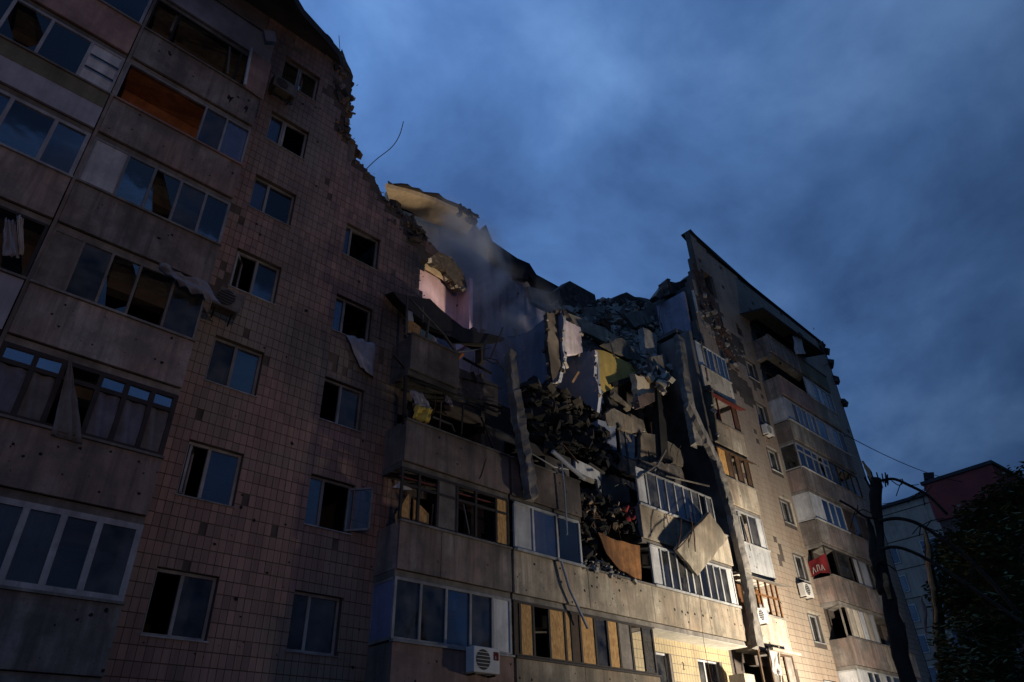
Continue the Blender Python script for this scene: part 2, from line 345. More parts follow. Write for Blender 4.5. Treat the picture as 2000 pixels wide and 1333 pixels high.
glassmat('glass', (0.75,0.8,0.85), 0.38, 0.8)
glassmat('glass_clear', (0.85,0.88,0.9), 1.05, 0.95)
glassmat('glass_mirror', (0.5,0.6,0.7), 5.0, 0.95)
glassmat('glass_dirty', (0.5,0.5,0.5), 0.35, 0.45)

# ------------------------------------------------------------------ facade grid
FH = 2.8
sill = lambda n: 4.677 + (n-2)*FH                  # top of a balcony parapet
bot = lambda n: sill(n) - 1.186                    # foot of a balcony parapet
win0 = lambda n: 4.40 + (n-2)*FH                   # window sill in the wall
WY = 1.0                                           # face of the wall; balcony fronts stand at y = 0

ground = MB()
ground.v = [(-700,-700,0),(900,-700,0),(900,900,0),(-700,900,0)]; ground.f = [(0,1,2,3)]
tag(ground.build('ground', 'ground'), kind='structure')

bld = empty('apartment_building', (20, 4, 0))
tag(bld, 'long damaged nine storey apartment block with collapsed middle and rows of balconies', 'building')

def inpoly(x, z, P):
    r = False; j = len(P)-1
    for i in range(len(P)):
        if (P[i][1] > z) != (P[j][1] > z) and x < (P[j][0]-P[i][0])*(z-P[i][1])/(P[j][1]-P[i][1])+P[i][0]: r = not r
        j = i
    return r
def gridwall(xs, zs, keep, y0, y1):
    """wall of grid cells with open holes and ragged ends: front, back and every exposed edge"""
    mb = MB(); nx, nz = len(xs)-1, len(zs)-1
    K = [[keep((xs[i]+xs[i+1])/2, (zs[k]+zs[k+1])/2) for k in range(nz)] for i in range(nx)]
    idx = {}
    def V(i, k, y):
        key = (i, k, y)
        if key not in idx: idx[key] = len(mb.v); mb.v.append((xs[i], y, zs[k]))
        return idx[key]
    g = lambda i, k: 0 <= i < nx and 0 <= k < nz and K[i][k]
    for i in range(nx):
        for k in range(nz):
            if not K[i][k]: continue
            mb.f.append((V(i,k,y0), V(i+1,k,y0), V(i+1,k+1,y0), V(i,k+1,y0)))
            mb.f.append((V(i,k,y1), V(i,k+1,y1), V(i+1,k+1,y1), V(i+1,k,y1)))
            if not g(i-1,k): mb.f.append((V(i,k,y0), V(i,k+1,y0), V(i,k+1,y1), V(i,k,y1)))
            if not g(i+1,k): mb.f.append((V(i+1,k,y0), V(i+1,k,y1), V(i+1,k+1,y1), V(i+1,k+1,y0)))
            if not g(i,k-1): mb.f.append((V(i,k,y0), V(i,k,y1), V(i+1,k,y1), V(i+1,k,y0)))
            if not g(i,k+1): mb.f.append((V(i,k+1,y0), V(i+1,k+1,y0), V(i+1,k+1,y1), V(i,k+1,y1)))
    return mb
def lines(a, b, step, extra=()):
    n = max(1, round((b-a)/step)); s = sorted(set([round(a+(b-a)*i/n, 4) for i in range(n+1)] + [round(e, 4) for e in extra if a < e < b]))
    out = [s[0]]
    for v in s[1:]:
        if v-out[-1] > 0.012 or v in extra: out.append(v)
    return out
# ---- windows in the wall
WIN = []                                           # (x0,x1,z0,z1,floor,col)
for n in range(2, 9): WIN.append((4.65, 5.92, win0(n), win0(n)+1.27, n, 1))
for n in range(2, 7): WIN.append((7.68, 8.92, win0(n), win0(n)+1.27, n, 2))
for n in range(2, 9): WIN.append((33.50, 34.55, win0(n)+0.05, win0(n)+1.27, n, 3))
def hole(x, z, pad=0.0, W=WIN):
    return any(a-pad < x < b+pad and c-pad < z < d+pad for a, b, c, d, *_ in W)
# ---- left wall with its torn edge
EDGE_L = [(-4,0),(13.4,0),(13.4,15.2),(10.78,15.35),(10.78,17.95),(10.05,17.75),(9.75,18.45),(9.2,18.4),(8.7,19.0),(8.2,19.45),(7.6,19.85),(7.6,20.45),(7.2,20.5),(6.98,20.8),(7.02,21.5),(7.25,22.1),(7.05,22.6),(7.15,23.4),(6.55,23.8),(5.9,24.3),(3.5,24.3),(-4,24.3)]
BDOOR_L = [(x0, x1, bot(n)+0.15, bot(n)+2.35) for n in range(2, 8) for x0, x1 in ((-2.4,-0.2),(1.1,3.4),(10.4,12.9))] + [(9.85,13.3,bot(4)+.05,bot(5)-.2),(10.0,13.3,bot(5)+.05,bot(6)-.1)]
def holeL(x, z): return hole(x, z) or any(a < x < b and c < z < d for a, b, c, d in BDOOR_L)
TW, TH = 0.16, 0.28
ex = [e for a, b, c, d, *_ in WIN if a < 14 for e in (a, b)] + [e for a, b, c, d in BDOOR_L for e in (a, b)]
ez = [e for a, b, c, d, *_ in WIN if a < 14 for e in (c, d)] + [e for a, b, c, d in BDOOR_L for e in (c, d)]
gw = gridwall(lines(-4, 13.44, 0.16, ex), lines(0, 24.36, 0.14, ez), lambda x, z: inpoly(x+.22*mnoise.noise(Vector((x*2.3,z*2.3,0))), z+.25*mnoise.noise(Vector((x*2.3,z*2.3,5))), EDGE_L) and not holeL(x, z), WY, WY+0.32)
wallL = gw.build('wall', 'wall_core', bld); tag(wallL, 'tiled wall left of the collapse, torn off in steps at its right edge')
def tiles(x0, x1, z0, z1, keep, W):
    out = []
    z = z0; r = 0
    while z < z1:
        x = x0
        while x < x1:
            a, b, c, d = x+0.006, x+TW-0.006, z+0.010, z+TH-0.010
            cx_, cz_ = (a+b)/2, (c+d)/2
            ok = keep(cx_, cz_) and keep(a, d) and keep(b, d); full = True
            if ok:
                for (p, q, s_, t_, *_) in W:
                    if a < q and b > p and c < t_ and d > s_:
                        full = False
                        ov = [(b-p, 0), (q-a, 1), (d-s_, 2), (t_-c, 3)]; mn = min(ov)[1]
                        if mn == 0: b = p-0.004
                        elif mn == 1: a = q+0.004
                        elif mn == 2: d = s_-0.004
                        else: c = t_+0.004
                if b-a < 0.03 or d-c < 0.03: ok = False
            if ok and random.random() > 0.004 and mnoise.noise(Vector((x*.8, z*.8, 21)))+.35*mnoise.noise(Vector((x*5, z*5, 2))) < .56: out.append((a, b, c, d, full))
            x += TW
        z += TH; r += 1
    return out
tl = tiles(3.84, 10.72, 3.36, 24.0, lambda x, z: inpoly(x+.12+.25*mnoise.noise(Vector((x*1.7,z*1.7,8))), z+.1, EDGE_L) and inpoly(x, z+.22+.25*mnoise.noise(Vector((x*1.7,z*1.7,2))), EDGE_L), WIN)
scored = []
for t in tl:
    a, b, c, d, full = t
    u0, v0 = px((a, WY, c)); u1, v1 = px((b, WY, d)); hid = a < 4.35 or (a > 9.0 and c < 15)
    inf = 0 < u0 < 2000 and 0 < v1 < 1333
    scored.append((abs((u1-u0)*(v1-v0)) if (inf and full and not hid) else 0, t))
scored.sort(key=lambda q: -q[0])
tvar = []
for k in range(4):
    mb = MB(); mb.box(-TW/2+.006, TW/2-.006, -0.014, -0.0005, -TH/2+.010, TH/2-.010)
    me = bpy.data.meshes.new('tile'); vv = [(x, y+(x*0.03*(k-1.5) if y < -.005 else 0)+(z*0.012*((k*2)%3-1) if y < -.005 else 0), z) for x, y, z in mb.v]
    me.from_pydata(vv, [], mb.f); me.materials.append(MAT['tile_red']); tvar.append(me)
for s_, (a, b, c, d, full) in scored[:300]:
    o = bpy.data.objects.new('tile', random.choice(tvar)); place(o, wallL, ((a+b)/2, WY-random.uniform(0,.004), (c+d)/2))
mb = MB()
for s_, (a, b, c, d, full) in scored[300:]:
    j = random.uniform(0, .005); b0 = len(mb.v); mb.box(a, b, WY-0.014-j, WY-0.0005, c, d)
    tx = random.uniform(-.003, .003); tz = random.uniform(-.003, .003)
    for i, (dx_, dz_) in ((0,(-1,-1)),(1,(1,-1)),(5,(1,1)),(4,(-1,1))):
        v = mb.v[b0+i]; mb.v[b0+i] = (v[0], v[1]+tx*dx_+tz*dz_, v[2])
tag(mb.build('tiles', 'tile_red', wallL), kind='stuff')
# ---- right wall
EDGE_R = [(25.9,0),(47.3,0),(47.3,29.2),(37.8,29.38),(33.3,29.45),(31.6,29.75),(30.35,30.2),(30.05,29.8),(30.1,28.6),(29.85,27.6),(29.55,26.3),(29.2,26.1),(28.9,25.0),(28.75,21.6),(26.2,20.2)]
HOLE_R = [(30.75,31.5,25.9,27.45),(33.5,33.85,24.1,24.85)] + [(x0, x1, bot(n)+0.15, bot(n)+2.35) for n in range(2, 10) for x0, x1 in ((35.9,38.2),(39.6,41.9))] + [(26.8,28.7,bot(n)+.15,bot(n)+2.3) for n in range(2,8)]
def keepR(x, z): return inpoly(x, z, EDGE_R) and not hole(x, z) and not any(a < x < b and c < z < d for a, b, c, d in HOLE_R)
ex = [33.5, 34.55] + [e for h in HOLE_R for e in h[:2]]; ez = [e for a, b, c, d, *_ in WIN if a > 30 for e in (c, d)] + [e for h in HOLE_R for e in h[2:]]
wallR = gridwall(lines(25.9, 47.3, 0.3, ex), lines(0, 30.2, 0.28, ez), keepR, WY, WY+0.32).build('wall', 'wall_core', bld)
tag(wallR, 'tan tiled wall right of the collapse, rising to a pointed torn roof edge')
SPALL = [(30.6,24.6,1.1,1.6),(31.4,22.4,0.9,1.3),(30.2,26.6,0.8,.8),(32.6,20.0,.7,.7),(31.0,20.6,1.0,.9),(33.0,23.0,.5,.9)]
def keepT(x, z): 
    if not keepR(x, z): return False
    return not any(((x-a)/c)**2+((z-b)/d)**2 < 1+0.9*mnoise.noise(Vector((x*2, z*2, 3))) for a, b, c, d in SPALL)
mb = MB()
TW, TH = 0.32, 0.28
for a, b, c, d, full in tiles(28.9, 35.2, 3.36, 29.9, keepT, WIN)+tiles(42.0, 47.2, 3.36, 29.0, keepT, WIN)+tiles(35.2, 42.0, 25.8, 29.1, keepT, []):
    mb.box(a, b, WY-0.014-random.uniform(0,.006), WY-.0005, c, d)
tag(mb.build('tiles', 'tile_tan', wallR), kind='stuff')
mb = MB()                                          # brick core bared where the tiles fell off
for a, b, c, d in SPALL[:3]:
    for k in range(26):
        x = a+random.uniform(-c, c); z = b+random.uniform(-d, d)
        if keepR(x, z): mb.obox((x, WY-0.01, z), (random.uniform(.15,.4), .05, random.uniform(.1,.35)), (0, random.uniform(-.3,.3), 0), .2)
tag(mb.build('bared_brick', 'bared_brick', wallR), kind='stuff')
MB().box(30.6, 31.7, WY+.34, WY+.42, 25.7, 27.6).build('dark_backing', 'soot', bld)  # dark sheet stands in for the unlit space behind the attic opening
# end wall, spine walls, room floors
mb = MB(); mb.box(47.0, 47.3, WY+0.33, 12.5, 0, 28.5); mb.build('end_wall', 'far_wall', bld)
mb = MB(); mb.box(-4.3, -4.0, WY, 12.5, 0, 24); mb.build('end_wall', 'wall_core', bld)
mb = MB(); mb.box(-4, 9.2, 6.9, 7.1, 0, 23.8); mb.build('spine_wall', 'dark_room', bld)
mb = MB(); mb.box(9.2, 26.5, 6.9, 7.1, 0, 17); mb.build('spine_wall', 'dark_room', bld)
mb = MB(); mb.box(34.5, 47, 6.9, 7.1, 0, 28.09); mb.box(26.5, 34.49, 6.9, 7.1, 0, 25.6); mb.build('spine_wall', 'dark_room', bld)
for n in range(2, 10):
    z = bot(n)-0.10
    if n <= 8: MB().box(-4, 9.15 if n <= 7 else 7.0, WY+0.33, 6.88, z-.11, z+.11).build('floor_slab', 'slab', bld)
    if n <= 5: MB().box(9.2, 25.8, WY+0.33, 6.88, z-.11, z+.11).build('floor_slab', 'slab', bld)
    if n <= 9: MB().box(28.9 if n > 7 else 26.4, 46.9, WY+0.33, 6.88, z-.11, z+.11).build('floor_slab', 'slab', bld)
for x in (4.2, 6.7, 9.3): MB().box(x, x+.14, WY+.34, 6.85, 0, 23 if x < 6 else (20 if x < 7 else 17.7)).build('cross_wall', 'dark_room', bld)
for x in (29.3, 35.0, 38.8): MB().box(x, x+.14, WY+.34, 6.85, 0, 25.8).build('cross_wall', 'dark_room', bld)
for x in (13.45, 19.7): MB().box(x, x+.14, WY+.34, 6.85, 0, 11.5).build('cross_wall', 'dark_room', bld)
# roofs
rf = MB()
rf.slab([(-4,-0.25,23.72),(3.9,-0.25,23.72),(4.6,0.15,23.72),(5.6,.45,23.75),(6.3,.7,23.8),(6.9,1.3,23.78),(6.6,3.5,23.75),(6.9,7,23.75),(-4,7,23.75)], (0,0,.34))
roofL = rf.build('roof', 'roofing', bld); tag(roofL, 'charred roof edge above the left wall')
fl = MB(); fl.sheet(lambda u, v: (5.3+1.35*u, 0.55+0.75*u+0.25*v, 24.05+0.75*math.sin(u*2.6)-1.0*u*u*v+0.25*v), 10, 5, 0.03, (0,0,1)); fl.build('felt_flap', 'roofing', roofL, smooth=True)
for k in range(38):
    t = random.random(); p = Vector((6.3+.9*t+random.uniform(-.15,.25), WY+random.uniform(-.12,.5), 24.0-3.6*t+random.uniform(-.25,.25)))
    MB().obox(p, (random.uniform(.12,.4), random.uniform(.1,.3), random.uniform(.1,.38)), (random.random()*3, random.random()*3, random.random()*3), .3).build('broken_edge', random.choice(['roofing','rubble_dark','panel_pink']), roofL)
MB().slab([(30.2,0.9,30.22),(31.6,0.9,29.78),(33.3,0.9,29.48),(37.8,.9,29.42),(47.45,0.9,29.24),(47.45,1.6,29.24),(37.8,1.6,29.42),(33.3,1.6,29.48),(31.6,1.6,29.78),(30.2,1.6,30.22)], (0,0,.10)).build('roof', 'roofing', bld)
MB().box(34.5, 47.0, 1.4, 7.1, 28.1, 28.3).build('roof', 'roofing', bld)
for k, (x, z) in enumerate([(46.4,28.75),(47.1,28.6),(47.25,27.6),(47.3,26.2),(47.35,24.4)]):
    MB().obox((x, .95, z), (.5, .4, .45), (random.random(), random.random(), random.random()), .3).build('roof_fragment', 'rubble_dark', bld)
# ------------------------------------------------------------------ windows
def window(x0, x1, z0, z1, split, left='g', right='g', y=WY+0.12, fr=0.06, sash=None, frame='pvc_dull', label=None):
    r = empty('window', ((x0+x1)/2, y, z0), bld)
    if label: r['label'] = label
    xm = x0+(x1-x0)*split; m = MB()
    m.box(x0, x0+fr, y, y+.07, z0, z1); m.box(x1-fr, x1, y, y+.07, z0, z1); m.box(x0+fr, x1-fr, y, y+.07, z1-fr, z1); m.box(x0+fr, x1-fr, y, y+.07, z0, z0+fr)
    m.box(xm-fr*.6, xm+fr*.6, y-.004, y+.066, z0+fr, z1-fr)
    m.build('frame', frame, r)
    MB().box(x0-.03, x1+.03, WY-.05, y-.003, z0-.035, z0-.005).build('sill', frame, r)
    for a, b, k in ((x0+fr, xm-fr*.6, left), (xm+fr*.6, x1-fr, right)):
        if k == 'o': continue
        mtl = {'g':'glass_clear','d':'glass_dirty','n':'glass','w':'white_panel','c':'glass','b':'osb_board'}[k]
        tl_ = random.uniform(-.012, .012)
        MB().slab([(a,y+.03,z0+fr),(b,y+.03+tl_,z0+fr),(b,y+.03+tl_,z1-fr),(a,y+.03,z1-fr)], (0,.012,0)).build('pane', mtl, r)
        if k == 'c':
            MB().sheet(lambda u, v: (a+(b-a)*u, y+.25+.03*math.sin(u*22), z0+(z1-z0)*v), 24, 2, .01).build('curtain', 'curtain_grey', r)
    if sash:                                       # a sash swung open into the room
        sx, ang, wd = sash; ca, sa = math.cos(ang), math.sin(ang); s = MB()
        P = lambda u, zf: Vector((sx+wd*u*ca, y-.01+wd*abs(u)*sa, zf))
        s.bar(P(0,z0+.1), P(0,z1-.1), .05); s.bar(P(1,z0+.1), P(1,z1-.1), .05); s.bar(P(0,z0+.1), P(1,z0+.1), .05); s.bar(P(0,z1-.1), P(1,z1-.1), .05)
        s.build('sash', frame, r)
        MB().slab([P(.05,z0+.12), P(.95,z0+.12), P(.95,z1-.12), P(.05,z1-.12)], (.01,.01,0)).build('pane', 'glass', r)
    return r
LW = {2:(.45,'o','d',None),3:(.42,'o','g',(4.75,1.1,.42)),4:(.47,'d','g',None),5:(.5,'o','g',(4.72,.9,.45)),6:(.37,'n','g',None),7:(.42,'n','o',(5.1,1.2,.35)),8:(.5,'o','o',(5.2,.8,.4))}
RW = {2:(.37,'d','d',None),3:(.34,'g','o',(8.85,2.3,-.6)),4:(.47,'o','d',None),5:(.28,'n','o',None),6:(.2,'n','o',None)}
for a, b, c, d, n, col in WIN:
    if col == 1: s = LW[n]
    elif col == 2: s = RW[n]
    else: s = (.35, 'n', 'g' if n % 2 else 'd', None)
    sash = s[3]; fm_ = 'white_pvc' if col == 3 else 'pvc_dull'
    if sash and sash[2] < 0: sash = (sash[0], sash[1], sash[2])
    window(a, b, c, d, s[0], s[1], s[2], sash=sash, frame=fm_)
# plaster bands round the right windows
for a, b, c, d, n, col in WIN:
    if col == 3 and n in (3,4,5,6):
        MB().box(b+.004, b+.17, WY-.03, WY+.02, c-.05, d+.05).box(a, b+.17, WY-.03, WY+.02, d+.004, d+.12).build('window_surround', 'panel_cream', bld)
# ------------------------------------------------------------------ balconies
FIELD = {'g':('glass','pane'),'x':('glass_clear','pane'),'d':('glass_dirty','pane'),'w':('white_panel','panel'),'b':('osb_board','board'),'s':('slab_white','panel'),'y':('panel_cream','panel'),'u':('grey_wood','panel'),'r':('red_cloth','panel'),'k':('brown_wood','panel'),'c':('glass','pane'),'p':('glass','pane'),'z':('glass_clear','pane')}
CURT = {'c':'curtain_grey','p':'curtain_pink','z':'curtain_yellow','e':'curtain_white'}
def balcony(n, x0, x1, label, par='panel_concrete', frame=None, fields=(), fr=.055, transom=None, sideg=None, side='panel_concrete', coping=None, y0=0.0, zt=None, slabm='slab', nopar=False, seam=None, post=None, sill_out=.05):
    r = empty('balcony', ((x0+x1)/2, .5, bot(n)-.2), bld); r['label'] = label
    g = 0.02; zs, zb = sill(n), bot(n)
    MB().box(x0+g, x1-g, y0+.085, WY-.004, zb-.165, zb-.012).build('slab', slabm, r)
    if not nopar:
        edges = [x0+g] + (seam or []) + [x1-g]
        for a, b in zip(edges[:-1], edges[1:]): MB().box(a+.006, b-.006, y0, y0+.07, zb, zs-.03).build('parapet_panel', par, r, bevel=.008)
        MB().box(x0+g, x0+g+.06, y0+.074, WY-.004, zb, zs-.03).build('parapet_side', side, r)
        MB().box(x1-g-.06, x1-g, y0+.074, WY-.004, zb, zs-.03).build('parapet_side', side, r)
    MB().box(x0+g-.012, x1-g+.012, y0-sill_out, y0+.10, zs-.027, zs+.022).build('coping', coping or (frame if frame in ('white_pvc',) else 'slab'), r)
    if frame:
        zt = zt or bot(n+1)-.172; tot = sum(w_ for w_, k in fields); m = MB(); za = zs+.024
        ya, yb = y0+.055, y0+.115
        W_ = x1-x0-2*g; xs_ = [x0+g]
        for w_, k in fields: xs_.append(xs_[-1]+W_*w_/tot)
        m.box(x0+g, x1-g, ya, yb, za, za+fr); m.box(x0+g, x1-g, ya, yb, zt-fr, zt)
        for i, xx in enumerate(xs_):
            a = xx-fr/2 if 0 < i < len(xs_)-1 else (xx if i == 0 else xx-fr)
            m.box(a, a+fr, ya-.004, yb+.004, za+fr, zt-fr)
        if transom:
            ztr = za+(zt-za)*transom; m.box(x0+g+fr, x1-g-fr, ya+.003, yb-.003, ztr-fr/2, ztr+fr/2)
        if sideg:                                  # glazed or panelled left flank
            m.box(x0+g, x0+g+.05, y0+.074, WY-.01, za, za+fr); m.box(x0+g, x0+g+.05, y0+.074, WY-.01, zt-fr, zt); m.box(x0+g, x0+g+.05, WY-.06, WY-.01, za+fr, zt-fr)
        m.build('frame', frame, r)
        if sideg: MB().box(x0+g+.01, x0+g+.03, y0+.078, WY-.062, za+fr+.002, zt-fr-.002).build('side_panel', sideg, r)
        for (w_, k), a, b in zip(fields, xs_[:-1], xs_[1:]):
            if k == 'o': continue
            a2, b2 = a+fr*.5, b-fr*.5; mt_, nm = FIELD.get(k, ('glass','pane')); ym = (ya+yb)/2
            spans = [(za+fr, zt-fr)] if not transom else [(za+fr, ztr-fr/2), (ztr+fr/2, zt-fr)]
            if k in 'wbsyurk':
                for z0_, z1_ in spans: MB().box(a2, b2, ym-.012, ym+.012, z0_, z1_).build(nm, mt_, r)
            elif k == 'j':                          # shattered: a few shards left in the frame
                zA, zB = spans[0]; wd_ = b2-a2; hh = zB-zA; rj = random.random
                for tri in ([(a2,zA),(a2+wd_*(.3+.5*rj()),zA),(a2,zA+hh*(.3+.6*rj()))],[(b2,zB),(b2-wd_*(.3+.5*rj()),zB),(b2,zB-hh*(.2+.5*rj()))],[(b2,zA),(b2,zA+hh*.3*rj()),(b2-wd_*.5*rj(),zA)]):
                    MB().slab([(x_,ym,z_) for x_, z_ in tri], (0,.008,0)).build('glass_shard', 'glass_clear', r)
            elif k == 't':                          # only the top light still glazed, a torn film below
                z0_, z1_ = spans[-1]; tl_ = random.uniform(-.02,.02)
                MB().slab([(a2,ym,z0_),(b2,ym+tl_,z0_),(b2,ym+tl_,z1_),(a2,ym,z1_)], (0,.01,0)).build('pane', 'glass_mirror', r)
                MB().sheet(lambda u, v: (a2+(b2-a2)*u, ym+.05+.03*math.sin(u*9+v*4), spans[0][0]+(spans[0][1]-spans[0][0])*v), 12, 6, .006).build('curtain', random.choice(['curtain_dim','curtain_grey']), r)
            else:
                for z0_, z1_ in spans:
                    tl_ = random.uniform(-.012,.012)
                    MB().slab([(a2,ym,z0_),(b2,ym+tl_,z0_),(b2,ym+tl_,z1_),(a2,ym,z1_)], (0,.01,0)).build('pane', mt_, r)
            if k in CURT:
                MB().sheet(lambda u, v: (a2+(b2-a2)*u, yb+.08+.025*math.sin(u*20+v), za+.02+(zt-za-.04)*v), 22, 3, .008).build('curtain', CURT[k], r)
    return r
# left pair of stacks
A0, A1, B0, B1 = 0.68, 3.95, -2.65, 0.63
balcony(2, A0, A1, 'lowest left balcony glazed in broad dull white frames', 'panel_concrete', 'pvc_dull', [(1.2,'c'),(1.0,'c'),(1.0,'c'),(1,'g'),(1.25,'d')], fr=.11, coping='slab')
balcony(3, A0, A1, 'balcony with dark brown frames and small top lights', 'panel_concrete', 'dark_frame', [(1,'t'),(.8,'t'),(1.15,'o'),(.85,'t'),(.85,'t'),(.85,'t')], fr=.09, transom=.74)
balcony(4, A0, A1, 'balcony of grimy wooden panes and torn sheeting', 'panel_concrete', 'grey_wood', [(.8,'u'),(.8,'d'),(.8,'j'),(1,'o'),(1,'d')], fr=.05)
balcony(5, A0, A1, 'balcony with four white framed panes and a blank panel', 'panel_concrete', 'pvc_dull', [(1.05,'w'),(.85,'x'),(.85,'j'),(.85,'d'),(.85,'x')], fr=.06)
balcony(6, A0, A1, 'balcony open to an orange room with pink curtain', 'panel_concrete', 'pvc_dull', [(2.6,'o'),(.75,'d'),(.85,'p')], fr=.05, coping='panel_pink')
ba7 = balcony(7, A0, A1, 'burnt out black balcony below the left roof', 'panel_concrete', 'soot', [(.7,'o'),(2,'o'),(.9,'o')], fr=.05)
balcony(8, A0, A1, 'topmost left balcony parapet under the charred roof', 'panel_lilac')
balcony(4, B0, B1, 'balcony with blue white sheets at the left picture edge', 'panel_lilac', 'dark_frame', [(1,'d'),(1,'o'),(1,'o')], fr=.06)
balcony(5, B0, B1, 'balcony with wide white framed panes at the left edge', 'panel_concrete', 'pvc_dull', [(1,'x'),(1,'g'),(1,'x'),(.8,'g')], fr=.08, coping='pvc_dull')
rb = balcony(6, B0, B1, 'balcony with lilac lower parapet and a barred corner pane', 'panel_lilac', 'pvc_dull', [(1,'x'),(.9,'j'),(1,'x'),(.85,'w')], fr=.07)
for zf in (.34, .67):
    z = sill(6)+1.35*zf; MB().box(-.08, .56, .0, .012, z, z+.05).build('bar', 'dark_frame', rb)
MB().box(B0+.03, B1-.03, -.012, -.001, sill(6)-.50, sill(6)-.04).build('parapet_band', 'panel_olive', rb)
balcony(7, B0, B1, 'pinkish balcony at the top left corner', 'panel_pink', 'pvc_dull', [(1,'g'),(1,'x'),(1,'x')], fr=.07)
balcony(8, B0, B1, 'highest balcony at the left picture edge', 'panel_concrete')
# room wall and soffit behind the open sixth-floor balcony; orange light put in colour
MB().box(.8, 3.85, WY-.03, WY-.006, bot(6)+.05, bot(7)-.2).build('room_wall', 'orange_glow_tone', bld)
MB().box(.8, 3.85, .1, WY-.035, bot(7)-.19, bot(7)-.17).build('soffit_glow_panel', 'orange_glow_tone', bld)
for x in (.60,): MB().box(x+.03, x+.10, .03, WY-.003, 3, 23.6).build('divider', 'panel_concrete', bld)
# middle stack
M0, M1 = 9.7, 13.55
balcony(2, M0, M1, 'white framed four pane balcony with blue flank in the dark middle', 'panel_pink', 'pvc_dull', [(1,'d'),(1,'d'),(1,'g'),(.95,'d'),(.85,'w')], fr=.07, sideg='blue_panel', coping='pvc_dull')
rb3 = balcony(3, M0, M1, 'wrecked balcony with orange chipboard in dark frames', 'panel_concrete', 'dark_frame', [(.65,'o'),(.7,'o'),(.75,'u'),(.75,'o'),(.85,'o'),(.55,'b')], fr=.07, transom=.68, sideg=None, seam=[11.05])
bg4 = balcony(4, M0, M1, 'gutted black balcony with cracked parapet', 'panel_concrete', seam=None)
balcony(5, M0, 11.55, 'half a balcony left hanging below a sloping sheet roof', 'panel_concrete')
MB().box(11.6, 13.5, .42, .5, bot(5)-.1, sill(5)-.15).build('parapet_panel', 'rubble_dark', bld)
# next stack, to the leaning pilaster
P0, P1 = 13.6, 25.75
balcony(2, P0, 19.85, 'ground level balcony boarded with chipboard strips', 'panel_beige', 'dark_frame', [(.35,'k'),(.75,'b'),(.9,'o'),(.95,'b'),(.4,'b'),(.55,'k'),(.95,'b'),(.85,'d'),(.75,'b'),(.9,'u'),(.9,'o'),(.8,'d')], fr=.07, coping='dark_frame', seam=[16.3])
b3 = balcony(3, P0, P1, 'long beige balcony carrying white windows, rubble and an orange panel', 'panel_beige', seam=[16.76, 20.0, 23.3], slabm='slab')
def glaze(r, xa, xb, za, zt, fields, frame='white_pvc', fr=.06, y=.012, transom=None):
    m = MB(); tot = sum(f_[0] for f_ in fields); xs_ = [xa]
    for w_, k in fields: xs_.append(xs_[-1]+(xb-xa)*w_/tot)
    m.box(xa, xb, y, y+.06, za, za+fr); m.box(xa, xb, y, y+.06, zt-fr, zt)
    for xx in xs_: m.box(xx-fr/2, xx+fr/2, y-.005, y+.065, za+fr, zt-fr)
    m.build('frame', frame, r)
    for (w_, k), a, b in zip(fields, xs_[:-1], xs_[1:]):
        if k == 'o': continue
        mt_, nm = FIELD[k]; tl_ = random.uniform(-.012,.012)
        MB().slab([(a+fr/2,y+.03,za+fr),(b-fr/2,y+.03+tl_,za+fr),(b-fr/2,y+.03+tl_,zt-fr),(a+fr/2,y+.03,zt-fr)], (0,.015,0)).build(nm, mt_, r)
        if k in CURT: MB().sheet(lambda u, v: (a+(b-a)*u, y+.2+.025*math.sin(u*18), za+.03+(zt-za-.06)*v), 16, 2, .008).build('curtain', CURT[k], r)
zt3 = bot(4)-.172
glaze(b3, 13.72, 16.55, sill(3)+.02, zt3, [(.8,'w'),(1.1,'p'),(1.1,'x')], fr=.07)
MB().box(13.72, 16.6, -.07, .09, sill(3)-.02, sill(3)+.05).build('window_ledge', 'white_pvc', b3)
glaze(b3, 20.25, 25.5, sill(3)+.02, zt3, [(.75,'w'),(.6,'g'),(.6,'c'),(.65,'d'),(.5,'g'),(.6,'d'),(.7,'x'),(.6,'p'),(.6,'g'),(.6,'d'),(.5,'w')], fr=.07)
MB().box(20.2, 25.6, -.07, .09, sill(3)-.02, sill(3)+.05).build('window_ledge', 'white_pvc', b3)
b4a = balcony(4, 13.6, 16.75, 'dark soot stained balcony behind a leaning beam', 'panel_concrete')
b4 = balcony(4, 19.9, P1, 'bent white window row above a beige parapet beside the leaning pilaster', 'panel_beige', seam=[23.0])
glaze(b4, 20.0, 25.0, sill(4)+.02, bot(5)-.15, [(.65,'w'),(.75,'d'),(.6,'g'),(.65,'c'),(.65,'g'),(.6,'p'),(.6,'d'),(.55,'o'),(.5,'d')], fr=.06)
MB().box(19.92, 23.4, -.07, .09, sill(4)-.02, sill(4)+.05).build('window_ledge', 'white_pvc', b4)
# inner wall of that stack, with openings
ih = [(21.15,21.92,bot(2)+.35,5.66),(23.65,25.1,4.25,5.66)] + [(a, b, bot(n)+.1, bot(n)+2.3) for n in (2,3,4) for a, b in ((14.3,16.2),(17.4,19.2))] + [(a, b, bot(n)+.1, bot(n)+2.3) for n in (3,4) for a, b in ((20.8,22.6),(23.4,25.2))]
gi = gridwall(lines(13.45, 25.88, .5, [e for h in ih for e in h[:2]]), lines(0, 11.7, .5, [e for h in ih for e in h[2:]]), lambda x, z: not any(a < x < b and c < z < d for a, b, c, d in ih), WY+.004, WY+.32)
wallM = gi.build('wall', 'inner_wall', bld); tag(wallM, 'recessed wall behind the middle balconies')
TW, TH = 0.16, 0.28
mb = MB()
for a, b, c, d, full in tiles(19.95, 25.8, 3.4, 6.05, lambda x, z: not any(p < x < q and s_ < z < t_ for p, q, s_, t_ in ih[:2]), [ih[0], ih[1]]): mb.box(a, b, WY-.010, WY+.003, c, d)
